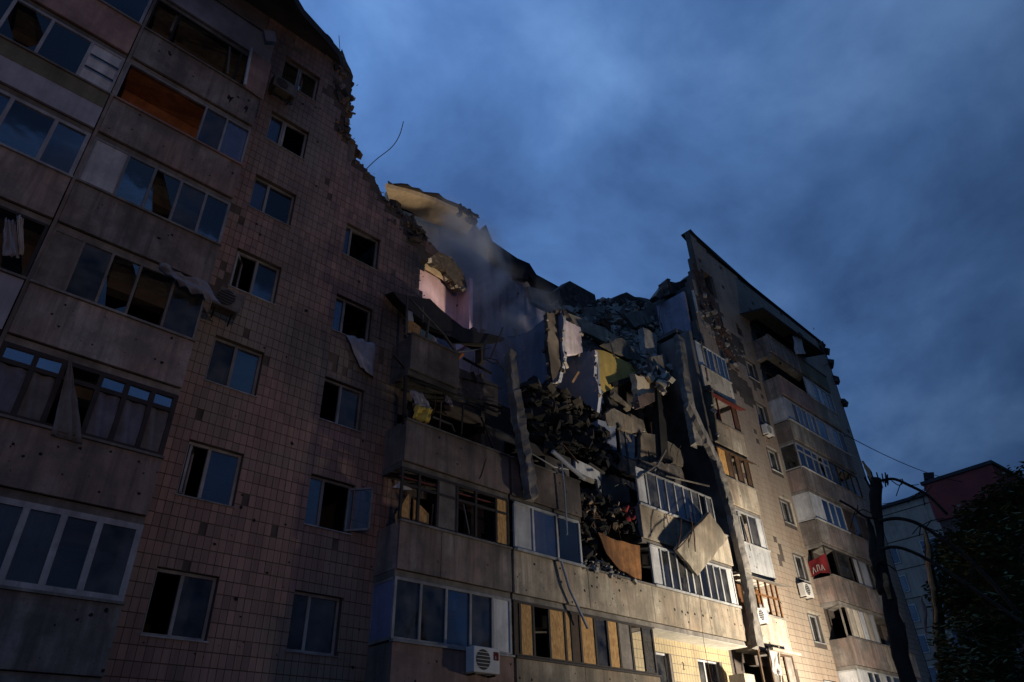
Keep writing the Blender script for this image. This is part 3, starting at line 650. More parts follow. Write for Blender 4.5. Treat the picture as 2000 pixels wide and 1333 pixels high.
tag(mb.build('tiles', 'tile_yellow', wallM), kind='stuff')
window(23.65, 25.1, 4.25, 5.66, .4, 'd', 'd', frame='white_pvc', label='white window in the floodlit yellow recess')
window(21.15, 21.92, bot(2)+.35, 5.66, .1, 'd', 'd', frame='white_pvc', label='narrow white window at the left of the floodlit recess')
MB().box(19.95, 25.7, .06, WY-.01, bot(3)-.182, bot(3)-.168).build('soffit', 'slab_white', bld)
MB().box(24.9, 25.6, -.02, .6, 4.2, 5.15).build('porch_box', 'panel_cream', bld)
MB().box(25.05, 25.62, .02, .95, 0, 4.19).build('porch_side', 'panel_cream', bld)
# stack right of the pilaster
D0, D1 = 26.35, 29.1
r7 = balcony(7, D0, D1, 'cream balcony with blue reflecting panes high above the red frames', 'panel_cream', 'white_pvc', [(.7,'w'),(.35,'j'),(.5,'x'),(.4,'j'),(.5,'x'),(.4,'x')], fr=.05)
r6 = balcony(6, D0, D1, 'balcony with torn red metal frame and black interior', 'panel_beige', 'red_frame', [(.5,'o'),(.4,'o'),(1.2,'o'),(.4,'k')], fr=.06)
r5 = balcony(5, D0, D1, 'balcony boxed in brown and ochre boards', 'panel_beige', 'brown_wood', [(.9,'b'),(.5,'k'),(.5,'o'),(.5,'k'),(.5,'o'),(.5,'k')], fr=.08)
r4 = balcony(4, D0, D1, 'white balcony box with one tilted open pane', 'white_panel', 'white_pvc', [(.8,'c'),(.8,'o'),(.8,'d'),(.6,'w')], fr=.07, side='white_panel', slabm='slab_white')
r3 = balcony(3, D0, D1, 'broken balcony of orange brown wooden bars', 'panel_cream', 'orange_wood', [(.6,'o'),(.6,'o'),(.6,'o'),(.45,'o'),(.45,'o')], fr=.07, transom=.55)
r2 = balcony(2, D0, D1, 'lowest wrecked balcony of bare brown posts in the floodlight', 'panel_cream', 'brown_wood', [(.8,'o'),(.7,'u'),(.5,'o'),(.7,'u')], fr=.09)
s = MB(); s.bar((27.45,.05,sill(4)+.1), (27.75,.3,sill(4)+1.35), .05); s.bar((27.05,.05,sill(4)+1.35), (27.35,.3,sill(4)+.1), .05); s.bar((27.1,.2,sill(4)+1.38), (27.75,.3,sill(4)+1.38), .05); s.build('tilted_sash', 'white_pvc', r4)
for n, mt_, w_ in ((6,'red_frame',.32),(5,'brown_wood',.2),(3,'grey_wood',.45)):
    r_ = {6:r6,5:r5,3:r3}[n]; z = bot(n+1)-.25
    MB().slab([(D0-.1,.05,z),(D1+.25,.05,z),(D1+.25,-w_,z-.12),(D0-.1,-w_*.6,z-.10)], (0,0,.03)).build('awning', mt_, r_)
MB().box(D0+.2, D0+.9, .25, .28, sill(3)+.02, sill(3)+1.35).build('curtain', 'curtain_grey', r3)
MB().box(28.2, 28.7, .35, .37, sill(3)+.05, sill(3)+.8).build('curtain', 'curtain_white', r3)
MB().box(D0+.25, D1-.2, .75, .78, sill(5)-.4, bot(6)-.3).build('back_board', 'osb_board', r5)
MB().box(D0+.5, D1-.1, .8, .83, sill(3)-.4, bot(4)-.3).build('back_board', 'orange_wood', r3)
MB().box(D0+.05, D0+.32, .2, .24, sill(6)+.02, sill(6)+1.25).build('curtain', 'curtain_pink', r6)
# right double stack
RA0, RA1, RB0, RB1 = 35.0, 38.85, 38.9, 42.7
RS = {2:('lowest right balcony with white flank and white panes','panel_concrete','white_pvc',[(.9,'w'),(.6,'g'),(.6,'d'),(.6,'w'),(.6,'d')],'white_panel','white_pvc'),
 3:('right balcony with cream boards between grey posts','panel_concrete','grey_wood',[(.7,'o'),(.6,'y'),(.6,'y'),(.6,'w'),(.6,'y'),(.6,'w')],None,None),
 4:('right balcony behind the red banner with violet curtains','panel_concrete','dark_frame',[(1.3,'o'),(1.4,'c'),(.5,'o'),(.6,'w')],None,None),
 5:('white clad right balcony with three clear panes','panel_concrete','white_pvc',[(1.3,'w'),(.8,'x'),(.75,'z'),(.9,'x')],'white_panel','white_pvc'),
 6:('right balcony with white frames and yellow curtains','panel_concrete','white_pvc',[(.9,'z'),(.9,'z'),(.7,'c'),(.7,'j'),(.7,'g')],'glass','white_pvc'),
 7:('white clad right balcony with a row of blue panes','panel_beige','white_pvc',[(.9,'w'),(.6,'d'),(.6,'x'),(.6,'g'),(.6,'x'),(.6,'g')],'white_panel','white_pvc'),
 8:('dark open right balcony with brown parapet','panel_pink',None,[],None,None),
 9:('topmost right balcony, smashed below the roof','panel_concrete',None,[],None,None)}
for n, (lb, pm, fm, fd, sg, cp) in RS.items():
    balcony(n, RA0, RA1, lb, pm, fm, fd, fr=.06, sideg=sg, coping=cp, transom=.7 if n == 6 else None)
RS2 = {2:('far right lowest balcony, mostly out of the picture','panel_concrete','white_pvc',[(1,'d'),(1,'w'),(1,'d')]),3:('far right balcony with a bare dark opening','panel_beige',None,[]),4:('far right balcony with slanting grey slats','panel_concrete','grey_wood',[(1,'w'),(.5,'d'),(.5,'o'),(.5,'u'),(.5,'o'),(.8,'d')]),5:('far right balcony with reddish boards','panel_concrete','brown_wood',[(1,'k'),(1,'d'),(1,'k'),(1,'u')]),6:('far right balcony with dark glazing under an awning','panel_concrete','dark_frame',[(1,'d'),(1,'j'),(1,'o'),(1,'j')]),7:('far right balcony with pale blue panes','panel_concrete','white_pvc',[(1,'x'),(.7,'w'),(.7,'x'),(.7,'d')]),8:('far right balcony with white panes below the broken top','panel_beige','white_pvc',[(.9,'w'),(.6,'g'),(.6,'x'),(.6,'g'),(.6,'d')]),9:('far right top balcony torn open','panel_olive',None,[])}
for n, (lb, pm, fm, fd) in RS2.items(): balcony(n, RB0, RB1, lb, pm, fm, fd, fr=.06)
# canopy over the top right balconies
cp_ = MB(); cp_.slab([(34.3,-.5,25.55),(42.9,-.35,26.0),(42.9,1.0,26.35),(34.3,1.0,25.9)], (0,0,.09)); cp_.build('canopy', 'roofing', bld)

# ------------------------------------------------------------------ rescue floodlights (below the picture) and an added warm fill lamp
def floodlight(loc, aim, power, cone, label, blend=.6, col=(1.0,.80,.52)):
    loc = Vector(loc); r = empty('floodlight', (loc.x, loc.y, 0)); tag(r, label, 'floodlight')
    for k in range(3):
        a = 2.1*k; MB().bar((loc.x+math.cos(a)*.7, loc.y+math.sin(a)*.7, 0), (loc.x, loc.y, loc.z-.45), .035).build('leg', 'dark_frame', r)
    MB().bar((loc.x, loc.y, loc.z-.5), (loc.x, loc.y, loc.z-.1), .05).build('mast', 'dark_frame', r)
    d = (Vector(aim)-loc).normalized(); q = d.to_track_quat('-Z', 'Y').to_matrix()
    MB().obox(loc-d*.14, (.5,.35,.12), q).build('lamp_head', 'lamp_yellow', r)
    ld = bpy.data.lights.new('lamp', 'SPOT'); ld.energy = power; ld.spot_size = cone; ld.spot_blend = blend; ld.color = col; ld.shadow_soft_size = .35
    lo = bpy.data.objects.new('lamp', ld); place(lo, r, loc); lo.rotation_euler = d.to_track_quat('-Z', 'Y').to_euler()
    return r
floodlight((29.0,-8.2,1.9), (28.0,1.0,4.0), 18500, R(138), 'yellow rescue floodlight on a tripod in front of the right wing', .95, (1.0,.89,.72))
floodlight((25.5,-10.5,1.9), (14.3,5.5,22.3), 19000, R(14), 'yellow searchlight on a tripod aimed up into the collapse', .5, (1.0,.78,.52))
floodlight((-6.0,-42.0,4.5), (5.0,1.0,15.5), 5200, R(38), 'added warm fill lamp on a tall tripod behind the photographer', 1.0, (1.0,.66,.50))  # added, unseen lamp: warm fill for the left walls from behind the camera
# ------------------------------------------------------------------ the collapsed middle: parts still standing
def PY(pts, Y): return [UY(x, y, Y) for x, y in pts]
def PX_(pts, X): return [UX(x, y, X) for x, y in pts]
def ragged(pts, k=3, amp=.12, seed=0):
    """break straight edges of a wall remnant into an uneven outline (in its own plane)"""
    rnd = random.Random(seed); out = []
    n = len(pts); nv = Vector((0,0,0))
    for i in range(n): nv += Vector(pts[i]).cross(Vector(pts[(i+1) % n]))
    nv.normalize()
    for i in range(n):
        a, b = Vector(pts[i]), Vector(pts[(i+1) % n]); out.append(a); t = (b-a); sd_ = nv.cross(t).normalized() if t.length > 1e-6 else Vector((0,0,0))
        for j in range(1, k+1): out.append(a+t*((j+rnd.uniform(-.3,.3))/(k+1)) + sd_*rnd.uniform(-amp, amp)*min(1, t.length))
    return out
CRUMB = []
def remnant(name, pts, off, mt, label=None, k=3, amp=.12, parent=None, seed=0):
    pts = ragged(ragged(pts, k, amp, seed), 3, amp*.55, seed+50); CRUMB.append((pts, Vector(off)))
    o = MB().slab(pts, off).build(name, mt, parent or bld)
    if label: o['label'] = label
    return o
# rear half of the building, roof edge still in place
rear = [(757,372),(800,384),(860,402),(905,420),(934,446),(937,452),(950,484),(1000,517),(1022,526),(1036,548),(1080,571),(1110,590),(1160,600),(1200,620)]
top = [UY(x, y, 7.2) for x, y in rear]
cut = 3
remnant('rear_wall', [Vector((top[0].x,7.2,15))]+top[:cut]+[Vector((top[cut-1].x,7.2,15))], (0,.25,0), 'plaster_cream', 'floodlit cream wall deep inside the collapse', 1, .05)
remnant('rear_wall', [Vector((top[cut-1].x+.01,7.2,13))]+[top[cut-1]+Vector((.01,0,0))]+top[cut:]+[Vector((top[-1].x,7.2,13))], (0,.25,0), 'plaster_lilac', 'lilac inner wall under the dark rear roof edge', 1, .08)
m = MB()
for i in range(5, len(top)-2):
    a, b = top[i], top[i+1]; h_ = .8+.35*math.sin(i*2.1)
    m.slab([a+Vector((0,-.5,.12)), b+Vector((0,-.5,.10)), b+Vector((0,-.35,-h_*.9)), a+Vector((0,-.35,-h_))], (0,.45,0))
m.build('roof_edge', 'roofing', bld)
for (x, y, w_, h_) in ((948,560,.25,2.6),(985,585,.2,2.4),(1040,590,.7,.9)):
    p = UY(x, y, 6.9); MB().box(p.x-w_/2, p.x+w_/2, 6.98, 7.19, p.z-h_, p.z+.4).build('wall_pier', 'plaster_lilac', bld)
# sagging ceiling slab that the searchlight catches
fe = [(752,366),(800,378),(850,392),(890,412),(931,432)]; be = [(765,404),(802,419),(840,434),(880,452),(906,466)]
def lerp_line(P, u):
    t = u*(len(P)-1); i = min(int(t), len(P)-2); return P[i].lerp(P[i+1], t-i)
F = [UY(x, y, 5.3) for x, y in fe]; B = [UY(x, y, 6.8) for x, y in be]
cs = MB().sheet(lambda u, v: lerp_line(F, u).lerp(lerp_line(B, u), v)+Vector((0,0,.05*math.sin(u*9))), 16, 4, .24, (0,0,1)).build('ceiling_slab', 'plaster_cream', bld); cs['label'] = 'sagging cream ceiling slab lit from below'
MB().sheet(lambda u, v: lerp_line(F, u).lerp(lerp_line(B, u), v)+Vector((.05,-.1+.25*mnoise.noise(Vector((u*9,0,0))),.26)), 16, 4, .12, (0,0,1)).build('roof_layer', 'roofing', cs)
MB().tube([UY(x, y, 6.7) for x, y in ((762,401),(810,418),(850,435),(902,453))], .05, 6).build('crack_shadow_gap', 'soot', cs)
for k, (x, y) in enumerate([(905,415),(915,418),(898,412),(922,432)]):
    MB().obox(UY(x, y, 5.4), (.5,.4,.3), (k, k*.7, k*.4), .3).build('rubble_piece', 'soot', cs)
MB().bar(UY(918,412,5.4), UY(936,426,5.4), .05).build('rod', 'rebar', cs)
# pink room on the seventh floor
remnant('room_wall', PY([(812,492),(892,548),(893,645),(812,600)], 4.6), (0,.15,0), 'plaster_pink', 'pink back wall of an opened room', 1, .03)
xr = UY(893,560,4.6).x
MB().box(xr, xr+.16, 3.75, 4.58, 16.9, 20.2).build('room_wall', 'plaster_pink', bld)['label'] = 'pink side wall of the same opened room'
m = MB(); m.bar(UY(828,524,4.4), UY(886,556,4.4), .16, .1); m.build('cornice', 'brown_wood', bld)
remnant('ceiling_rim', PY([(830,508),(858,520),(884,545),(886,556),(830,522)], 4.2), (0,.1,0), 'plaster_cream', None, 1, .04)
remnant('ceiling_rim', PY([(836,488),(880,503),(900,525),(912,560),(900,568),(885,548),(858,520),(833,506)], 3.9), (0,.5,.1), 'rubble_dark', None, 2, .12, seed=4)
# blue and lilac cross walls bared by the collapse
remnant('cross_wall', PX_([(1102,695),(1098,610),(1072,622),(1030,650),(1000,662),(1003,757),(1060,750),(1090,745)], 17.6), (.16,0,0), 'plaster_blue', 'blue papered cross wall standing in the void', 2, .12, seed=1)
remnant('cross_wall', PX_([(1162,684),(1166,805),(1120,778),(1085,764),(1058,752),(1064,705),(1102,690)], 19.35), (.16,0,0), 'plaster_blue', 'lower blue cross wall right of the first', 2, .12, seed=2)
remnant('wall_panel', PY([(1093,620),(1134,640),(1138,688),(1103,692)], 1.25), (0,.2,0), 'plaster_lilac', 'pale lilac wall panel on edge', 1, .05, seed=3)
remnant('wall_end', PY([(1068,612),(1096,608),(1104,700),(1080,745),(1072,690)], 1.15), (0,.2,0), 'inner_wall', None, 2, .06, seed=5)
remnant('cross_wall', PX_([(1010,560),(1005,655),(950,668),(945,530),(970,525)], 20.5), (.16,0,0), 'plaster_lilac', None, 2, .1, seed=6)
remnant('room_wall', PY([(1160,684),(1186,688),(1218,704),(1247,720),(1250,737),(1205,755),(1166,770)], 1.75), (0,.15,0), 'plaster_yellow', 'ochre yellow wall under the rubble', 2, .05, seed=7)
remnant('wall_fragment', PY([(1240,731),(1262,737),(1282,757),(1296,792),(1272,786),(1248,770)], 1.1), (0,.3,0), 'plaster_cream', None, 2, .08, seed=8)
remnant('wall_fragment', PY([(1246,774),(1292,760),(1296,778),(1250,796)], .95), (0,.3,0), 'panel_pink', None, 2, .08, seed=9)
remnant('wall_fragment', PY([(1183,808),(1200,798),(1256,822),(1264,846),(1302,860),(1338,886),(1334,912),(1300,896),(1272,908),(1256,846),(1188,832)], 1.02), (0,.3,0), 'panel_beige', 'torn beige wall strip round the lone window', 2, .10, seed=10)
remnant('wall_fragment', PY([(1168,820),(1202,828),(1206,905),(1170,892)], 1.05), (0,.3,0), 'plaster_blue', None, 2, .06, seed=11)
remnant('wall_fragment', PY([(1250,846),(1264,846),(1268,912),(1252,908)], 1.0), (0,.3,0), 'panel_beige', None, 2, .04, seed=12)
remnant('sooty_wall', PY([(1190,880),(1270,905),(1330,912),(1345,960),(1290,955),(1245,930),(1185,905)], .75), (0,.3,0), 'rubble_dark', None, 3, .12, seed=13)
p0 = UY(1204,828,1.2); p1 = UY(1251,906,1.2)
window(p0.x, p1.x, p1.z-.1, p0.z-.15, .34, 'd', 'g', y=1.12, label='lone window left in the torn wall strip')
for (x0, y0, x1, y1, wd, mt_) in ((1164,690,1172,850,.12,'pipe_grey'),(1233,730,1250,775,.16,'plaster_cream'),(1250,795,1256,845,.12,'wall_core'),(1195,770,1228,800,.22,'panel_beige'),(1168,768,1174,790,.16,'white_panel'),(1195,752,1245,736,.10,'soot')):
    MB().bar(UY(x0,y0,1.6), UY(x1,y1,1.6), wd, .2).build('wall_stub', mt_, bld)
remnant('room_wall', PY([(1170,755),(1238,738),(1250,790),(1195,810)], 2.2), (0,.2,0), 'inner_wall', None, 2, .06, seed=14)
MB().box(20, 25.7, 1.4, 6.8, 13.95, 14.2).build('floor_slab', 'slab', bld)
# lilac cross wall at the edge of the right wing and the grey wall edge below it
MB().box(28.62, 28.78, 1.34, 3.2, 21.75, 25.0).build('cross_wall', 'plaster_lilac', bld)['label'] = 'tall pale lilac wall at the broken edge of the right wing'
MB().slab([(27.0,1.3,21.55),(28.95,.9,21.55),(28.95,3.5,21.55),(27.0,3.5,21.55)], (0,0,.2)).build('floor_slab', 'slab', bld)
for (x0, y0, x1, y1, wd, mt_) in ((1353,568,1362,610,.09,'panel_cream'),(1288,760,1298,905,.5,'soot')):
    MB().bar(UY(x0,y0,.9), UY(x1,y1,.9), wd, .1).build('wall_edge', mt_, bld)
MB().box(26.05, 26.3, .1, 3.2, 9.0, 20.6).build('cross_wall', 'inner_wall', bld)
MB().box(26.32, 28.6, 1.35, 3.3, 14.5, 14.7).build('floor_slab', 'slab', bld)
remnant('flank_panel', PX_([(1318,668),(1368,664),(1376,710),(1327,714)], 26.9), (.1,0,0), 'panel_olive', None, 1, .04, seed=15)
remnant('flank_panel', PX_([(1332,716),(1376,712),(1384,745),(1336,752)], 26.7), (.1,0,0), 'panel_pink', None, 1, .04, seed=16)
remnant('flank_panel', PX_([(1344,760),(1386,752),(1402,860),(1362,868)], 26.3), (.1,0,0), 'panel_olive', None, 1, .06, seed=17)
# ------------------------------------------------------------------ rubble
def inP(x, y, P): return inpoly(x, y, P)
def shard(mb, p, s_, rnd):
    """one broken piece: an irregular plate or lump"""
    n = rnd.randint(4, 7); a0 = rnd.uniform(0, 6.28); lng = rnd.choice((1, 1, 1.2, 1.9)); t = s_*rnd.choice((.22,.35,.55,.8))
    rot = Matrix.Rotation(rnd.uniform(0,6.28),3,'Z') @ Matrix.Rotation(rnd.gauss(0,.55),3,'X') @ Matrix.Rotation(rnd.gauss(0,.55),3,'Y')
    pts = []
    for k in range(n):
        r_ = s_*rnd.uniform(.35,.75); a = a0+6.28*(k+rnd.uniform(-.3,.3))/n; pts.append(Vector(p)+rot @ Vector((r_*math.cos(a)*lng, r_*math.sin(a), rnd.uniform(-.12,.12)*t)))
    b = len(mb.v); off = rot @ Vector((rnd.uniform(-.2,.2)*t, rnd.uniform(-.2,.2)*t, t))
    c = sum((Vector(q) for q in pts), Vector((0,0,0)))/n
    mb.v += [tuple(q) for q in pts]+[tuple(c+(q-c)*rnd.uniform(.7,1.05)+off) for q in pts]
    mb.f.append(tuple(b+k for k in reversed(range(n)))); mb.f.append(tuple(b+n+k for k in range(n)))
    for k in range(n): mb.f.append((b+k, b+(k+1)%n, b+n+(k+1)%n, b+n+k))
def scatter(region, n, ydepth, smin, smax, mb, rnd, flat=.6):
    xs_ = [p[0] for p in region]; ys_ = [p[1] for p in region]; c = 0
    while c < n:
        x = rnd.uniform(min(xs_), max(xs_)); y = rnd.uniform(min(ys_), max(ys_))
        if not inP(x, y, region): continue
        s_ = smin+(smax-smin)*rnd.random()**(3.5 if smax < .4 else 5)
        shard(mb, UY(x, y, ydepth(x, y)+rnd.uniform(-.25,.25)), s_*1.2, rnd); c += 1
rnd = random.Random(3)
HEAP = [(1085,602),(1130,592),(1170,588),(1200,590),(1262,596),(1300,575),(1314,600),(1314,690),(1300,770),(1262,735),(1215,700),(1150,662),(1105,625)]
hy = lambda x, y: 5.2-(y-590)/150*3.9
back = MB(); back.sheet(lambda u, v: UY(1085+228*u, 592+12*math.sin(u*7)+v*(70+110*u), 5.5-v*3.6+.5*mnoise.noise(Vector((u*7,v*7,1)))), 18, 10, .2, (0,1,0))
tag(back.build('rubble_core', 'rubble_dark', bld), kind='stuff')
for mt_, n_, a_, b_, lb in (('rubble_grey',5200,.02,.42,'grey heap of broken concrete at the top of the collapse'),('rubble_brown',2600,.025,.22,'brown brick scraps among the grey heap at the top of the collapse'),('rubble_dark',1500,.03,.30,'sooty pieces among the grey heap at the top of the collapse')):
    m = MB(); scatter(HEAP, n_, hy, a_, b_, m, rnd); tag(m.build('rubble', mt_), lb, 'rubble', kind='stuff')
for mt_, n_, a_, b_, lb in (('plaster_cream',170,.04,.42,'cream plaster scraps among the grey heap at the top of the collapse'),('bared_brick',260,.04,.3,'red brick scraps among the grey heap at the top of the collapse')):
    m = MB(); scatter(HEAP, n_, lambda x, y: hy(x, y)-.15, a_, b_, m, rnd); tag(m.build('rubble', mt_), lb, 'rubble', kind='stuff')
m = MB()
for k in range(70):
    x = rnd.uniform(1095,1310); y = rnd.uniform(595,720)
    if inP(x, y, HEAP):
        a = UY(x, y, hy(x,y)-.3); m.wire([a, a+Vector((rnd.uniform(-.5,.5), rnd.uniform(-.4,.1), rnd.uniform(-.2,.5))), a+Vector((rnd.uniform(-1,1), rnd.uniform(-.6,.1), rnd.uniform(-.5,.6)))], .018, 4)
tag(m.build('rebar_tangle', 'rebar'), 'tangle of thin bent bars poking from the grey heap', 'rebar', kind='stuff')
PIT = [(1012,762),(1060,755),(1120,782),(1168,812),(1205,905),(1190,925),(1130,885),(1070,885),(1040,860)]
for mt_, n_, a_, b_, lb in (('soot',2600,.02,.42,'black heap of charred debris in the pit beside the leaning beam'),):
    m = MB(); scatter(PIT, n_, lambda x, y: 1.9-(y-760)/140*.9, a_, b_, m, rnd); tag(m.build('rubble', mt_), lb, 'rubble', kind='stuff')
back = MB(); back.sheet(lambda u, v: UY(1005+205*u, 752+55*u+v*130, 2.4-v*.9), 10, 8, .2, (0,1,0)); tag(back.build('rubble_core', 'soot', bld), kind='stuff')
SP = [(1118,960),(1150,965),(1200,985),(1245,1005),(1250,1050),(1190,1035),(1168,1050),(1200,1105),(1250,1135),(1215,1128),(1130,1095),(1115,1030)]
m = MB(); scatter(SP, 420, lambda x, y: .5, .02, .16, m, rnd); tag(m.build('rubble', 'rubble_brown'), 'brown scraps spilling between the two white window rows', 'rubble', kind='stuff')
m = MB(); scatter(SP, 1200, lambda x, y: .55, .02, .4, m, rnd); tag(m.build('rubble', 'soot'), 'dark debris spilling between the two white window rows', 'rubble', kind='stuff')
SP2 = [(1130,1092),(1170,1098),(1225,1125),(1255,1142),(1220,1138),(1150,1118)]
m = MB(); scatter(SP2, 160, lambda x, y: .15, .04, .16, m, rnd); tag(m.build('rubble', 'rubble_grey'), 'crumbs of masonry lying along the long beige parapet', 'rubble', kind='stuff')
EDG = [(735,380),(760,395),(800,430),(838,466),(832,486),(790,466),(745,420)]
m = MB()
for k in range(300):                                # crumbled masonry all along the tear
    i_ = rnd.randint(3, 18); a, b = EDGE_L[i_], EDGE_L[i_+1]; t = rnd.random()
    shard(m, (a[0]+(b[0]-a[0])*t+rnd.gauss(-.10,.16), WY+rnd.uniform(-.06,.36), a[1]+(b[1]-a[1])*t+rnd.gauss(-.10,.18)), .03+.22*rnd.random()**3, rnd)
tag(m.build('rubble', 'rubble_brown'), 'crumbled brown masonry all along the torn edge of the tiled wall', 'rubble', kind='stuff')
m = MB(); scatter(EDG, 520, lambda x, y: 1.25, .03, .26, m, rnd); tag(m.build('rubble', 'rubble_dark'), 'broken masonry along the torn edge of the tiled wall', 'rubble', kind='stuff')
RED = [(1362,560),(1385,590),(1420,640),(1450,690),(1440,740),(1410,700),(1380,650),(1366,610)]
m = MB(); scatter(RED, 90, lambda x, y: .95, .06, .3, m, rnd); tag(m.build('rubble', 'rubble_grey'), 'plaster scraps clinging to the right wing above the blue panes', 'rubble', kind='stuff')
m = MB(); m2 = MB(); rc = random.Random(5)
for pts, off in CRUMB:
    for i in range(len(pts)):
        a, b = Vector(pts[i]), Vector(pts[(i+1) % len(pts)])
        for k in range(max(1, int((b-a).length/.10))):
            if rc.random() < .22:
                s_ = rc.uniform(.03, .17); p = a.lerp(b, rc.random())+off*rc.uniform(-.15,1.1)
                (m if rc.random() < .6 else m2).obox(p, (s_*rc.uniform(.7,1.8), s_, s_*rc.uniform(.5,1.2)), (rc.uniform(0,3), rc.uniform(0,3), rc.uniform(0,3)), .35)
tag(m.build('masonry_crumbs', 'rubble_dark', bld), kind='stuff'); tag(m2.build('masonry_crumbs', 'rubble_grey', bld), kind='stuff')
rw = random.Random(17)
for k in range(34):                                 # wires, strips and planks torn loose in the void and under the broken top
    x, y, Y = rw.choice([(rw.uniform(1000,1300), rw.uniform(640,860), rw.uniform(.6,2.2)), (rw.uniform(780,990), rw.uniform(655,800), rw.uniform(.1,.6)), (rw.uniform(1120,1240), rw.uniform(940,1040), .3), (rw.uniform(1470,1600), rw.uniform(640,740), rw.uniform(-.1,.4))])
    a = UY(x, y, Y); l_ = rw.uniform(.4,1.3)
    if rw.random() < .55: MB().wire([a, a+Vector((rw.uniform(-.15,.15),0,-l_*.5)), a+Vector((rw.uniform(-.35,.35),rw.uniform(-.1,.1),-l_))], rw.uniform(.007,.014), 4).build('dangling_wire', 'rebar', bld)
    else: MB().bar(a, a+Vector((rw.uniform(-.9,.9), rw.uniform(-.3,.2), rw.uniform(-.8,.5)))*l_, rw.uniform(.05,.13), .025).build('broken_plank', rw.choice(['grey_wood','brown_wood','soot','panel_concrete']), bld)
m = MB(); rp2 = random.Random(23)
def pit(x, y, z, s_):
    n_ = rp2.randint(5, 7); a0 = rp2.uniform(0, 6); pts = [(x+s_*rp2.uniform(.4,1)*math.cos(a0+6.28*k/n_), y, z+s_*rp2.uniform(.4,1)*math.sin(a0+6.28*k/n_)) for k in range(n_)]; m.slab(pts, (0,.003,0))
for k in range(900):
    x = rp2.choice((rp2.uniform(.8,3.9), rp2.uniform(9.8,25.6), rp2.uniform(9.8,25.6), rp2.uniform(26.4,29), rp2.uniform(35.1,42.6))); n_ = rp2.randint(2, 4 if 13.6 < x < 25.7 else 7)
    if n_ == 2 and 19.8 < x < 26: continue
    if n_ == 4 and 16.7 < x < 19.9: continue
    if x < 13.6 and x > 11.4 and n_ > 4: continue
    if x < 13.6 and x > 9 and n_ > 5: continue
    pit(x, -.004, rp2.uniform(bot(n_)+.06, sill(n_)-.1), .012+.05*rp2.random()**4)
for k in range(500):
    x, z = rp2.choice(((rp2.uniform(4,10.6), rp2.uniform(4,23)), (rp2.uniform(29.2,35), rp2.uniform(5,28))))
    if (inpoly(x+.2, z+.2, EDGE_L) if x < 12 else keepR(x, z)) and not hole(x, z, .1): pit(x, WY-.026, z, .015+.06*rp2.random()**4)
tag(m.build('shrapnel_pits', 'soot', bld), kind='stuff')
for a, b, w_, yy, mt_ in (((792,735),(789,828),.09,.06,'soot'),((800,742),(985,800),.07,.1,'soot'),((905,790),(900,862),.05,.15,'soot'),((862,785),(858,850),.04,.2,'brown_wood'),((940,815),(968,890),.05,.05,'soot'),((812,830),(870,848),.06,.04,'brown_wood'),((958,700),(982,640),.05,.3,'brown_wood'),((905,700),(960,730),.08,.35,'soot'),((885,735),(980,760),.06,.4,'soot'),((780,930),(985,990),.05,.1,'red_frame'),((846,985),(842,1030),.04,.1,'brown_wood'),((890,1000),(886,1048),.035,.1,'pvc_dull'),((905,985),(918,1050),.03,.1,'pvc_dull'),((1010,905),(1040,915),.1,.1,'panel_concrete'),((1000,840),(1030,900),.06,.4,'soot'),((1130,905),(1100,870),.06,.4,'brown_wood'),((1180,925),(1150,905),.09,.4,'panel_concrete'),((1290,905),(1245,935),.07,-.05,'grey_wood'),((1385,950),(1300,930),.06,-.1,'grey_wood'),((1300,880),(1275,925),.10,.3,'panel_beige')):
    MB().bar(UY(*a,yy), UY(*b,yy+.05), w_, w_*.6).build('broken_batten', mt_, bld)
# ------------------------------------------------------------------ loose things
def thing(name, mb, mt, label, cat, group=None, **k):
    return tag(mb.build(name, mt, None, **k), label, cat, group, 'thing')
def part(name, par, pts, Y, off, mt, k=0, amp=0, seed=0): return MB().slab(ragged(PY(pts, Y), k, amp, seed), off).build(name, mt, par)
def poly(name, pts, Y, off, mt, label, cat, k=2, amp=.06, seed=0):
    return thing(name, MB().slab(ragged(PY(pts, Y), k, amp, seed), off), mt, label, cat)
poly('concrete_chunk', [(1082,570),(1113,549),(1162,576),(1168,600),(1090,600)], 4.6, (0,.6,.1), 'rubble_dark', 'pointed slab jutting from the skyline of the collapse', 'slab', 1, .05, 21)
poly('concrete_chunk', [(1196,584),(1224,571),(1262,590),(1264,604),(1198,602)], 4.8, (0,.6,.1), 'rubble_dark', 'rounded slab on the skyline left of the right wing', 'slab', 1, .05, 22)
poly('concrete_chunk', [(1279,578),(1303,544),(1310,546),(1300,572),(1288,584)], 2.6, (.1,.5,0), 'slab', 'small tilted slab leaning on the lilac wall top', 'slab', 1, .04, 23)
poly('concrete_chunk', [(1302,548),(1328,550),(1352,534),(1356,570),(1308,574)], 2.2, (0,.6,0), 'rubble_dark', 'dark lumps capping the lilac wall below the roof point', 'slab', 2, .1, 24)
poly('concrete_chunk', [(1178,672),(1215,660),(1248,690),(1252,706),(1225,700)], 1.7, (.1,.4,.1), 'slab', 'pale broken slab above the ochre wall', 'slab', 2, .08, 25)
poly('concrete_chunk', [(1256,640),(1285,655),(1280,700),(1262,690)], 1.8, (.1,.4,.1), 'rubble_grey', 'pale slab stuck upright in the grey heap', 'slab', 2, .08, 26)
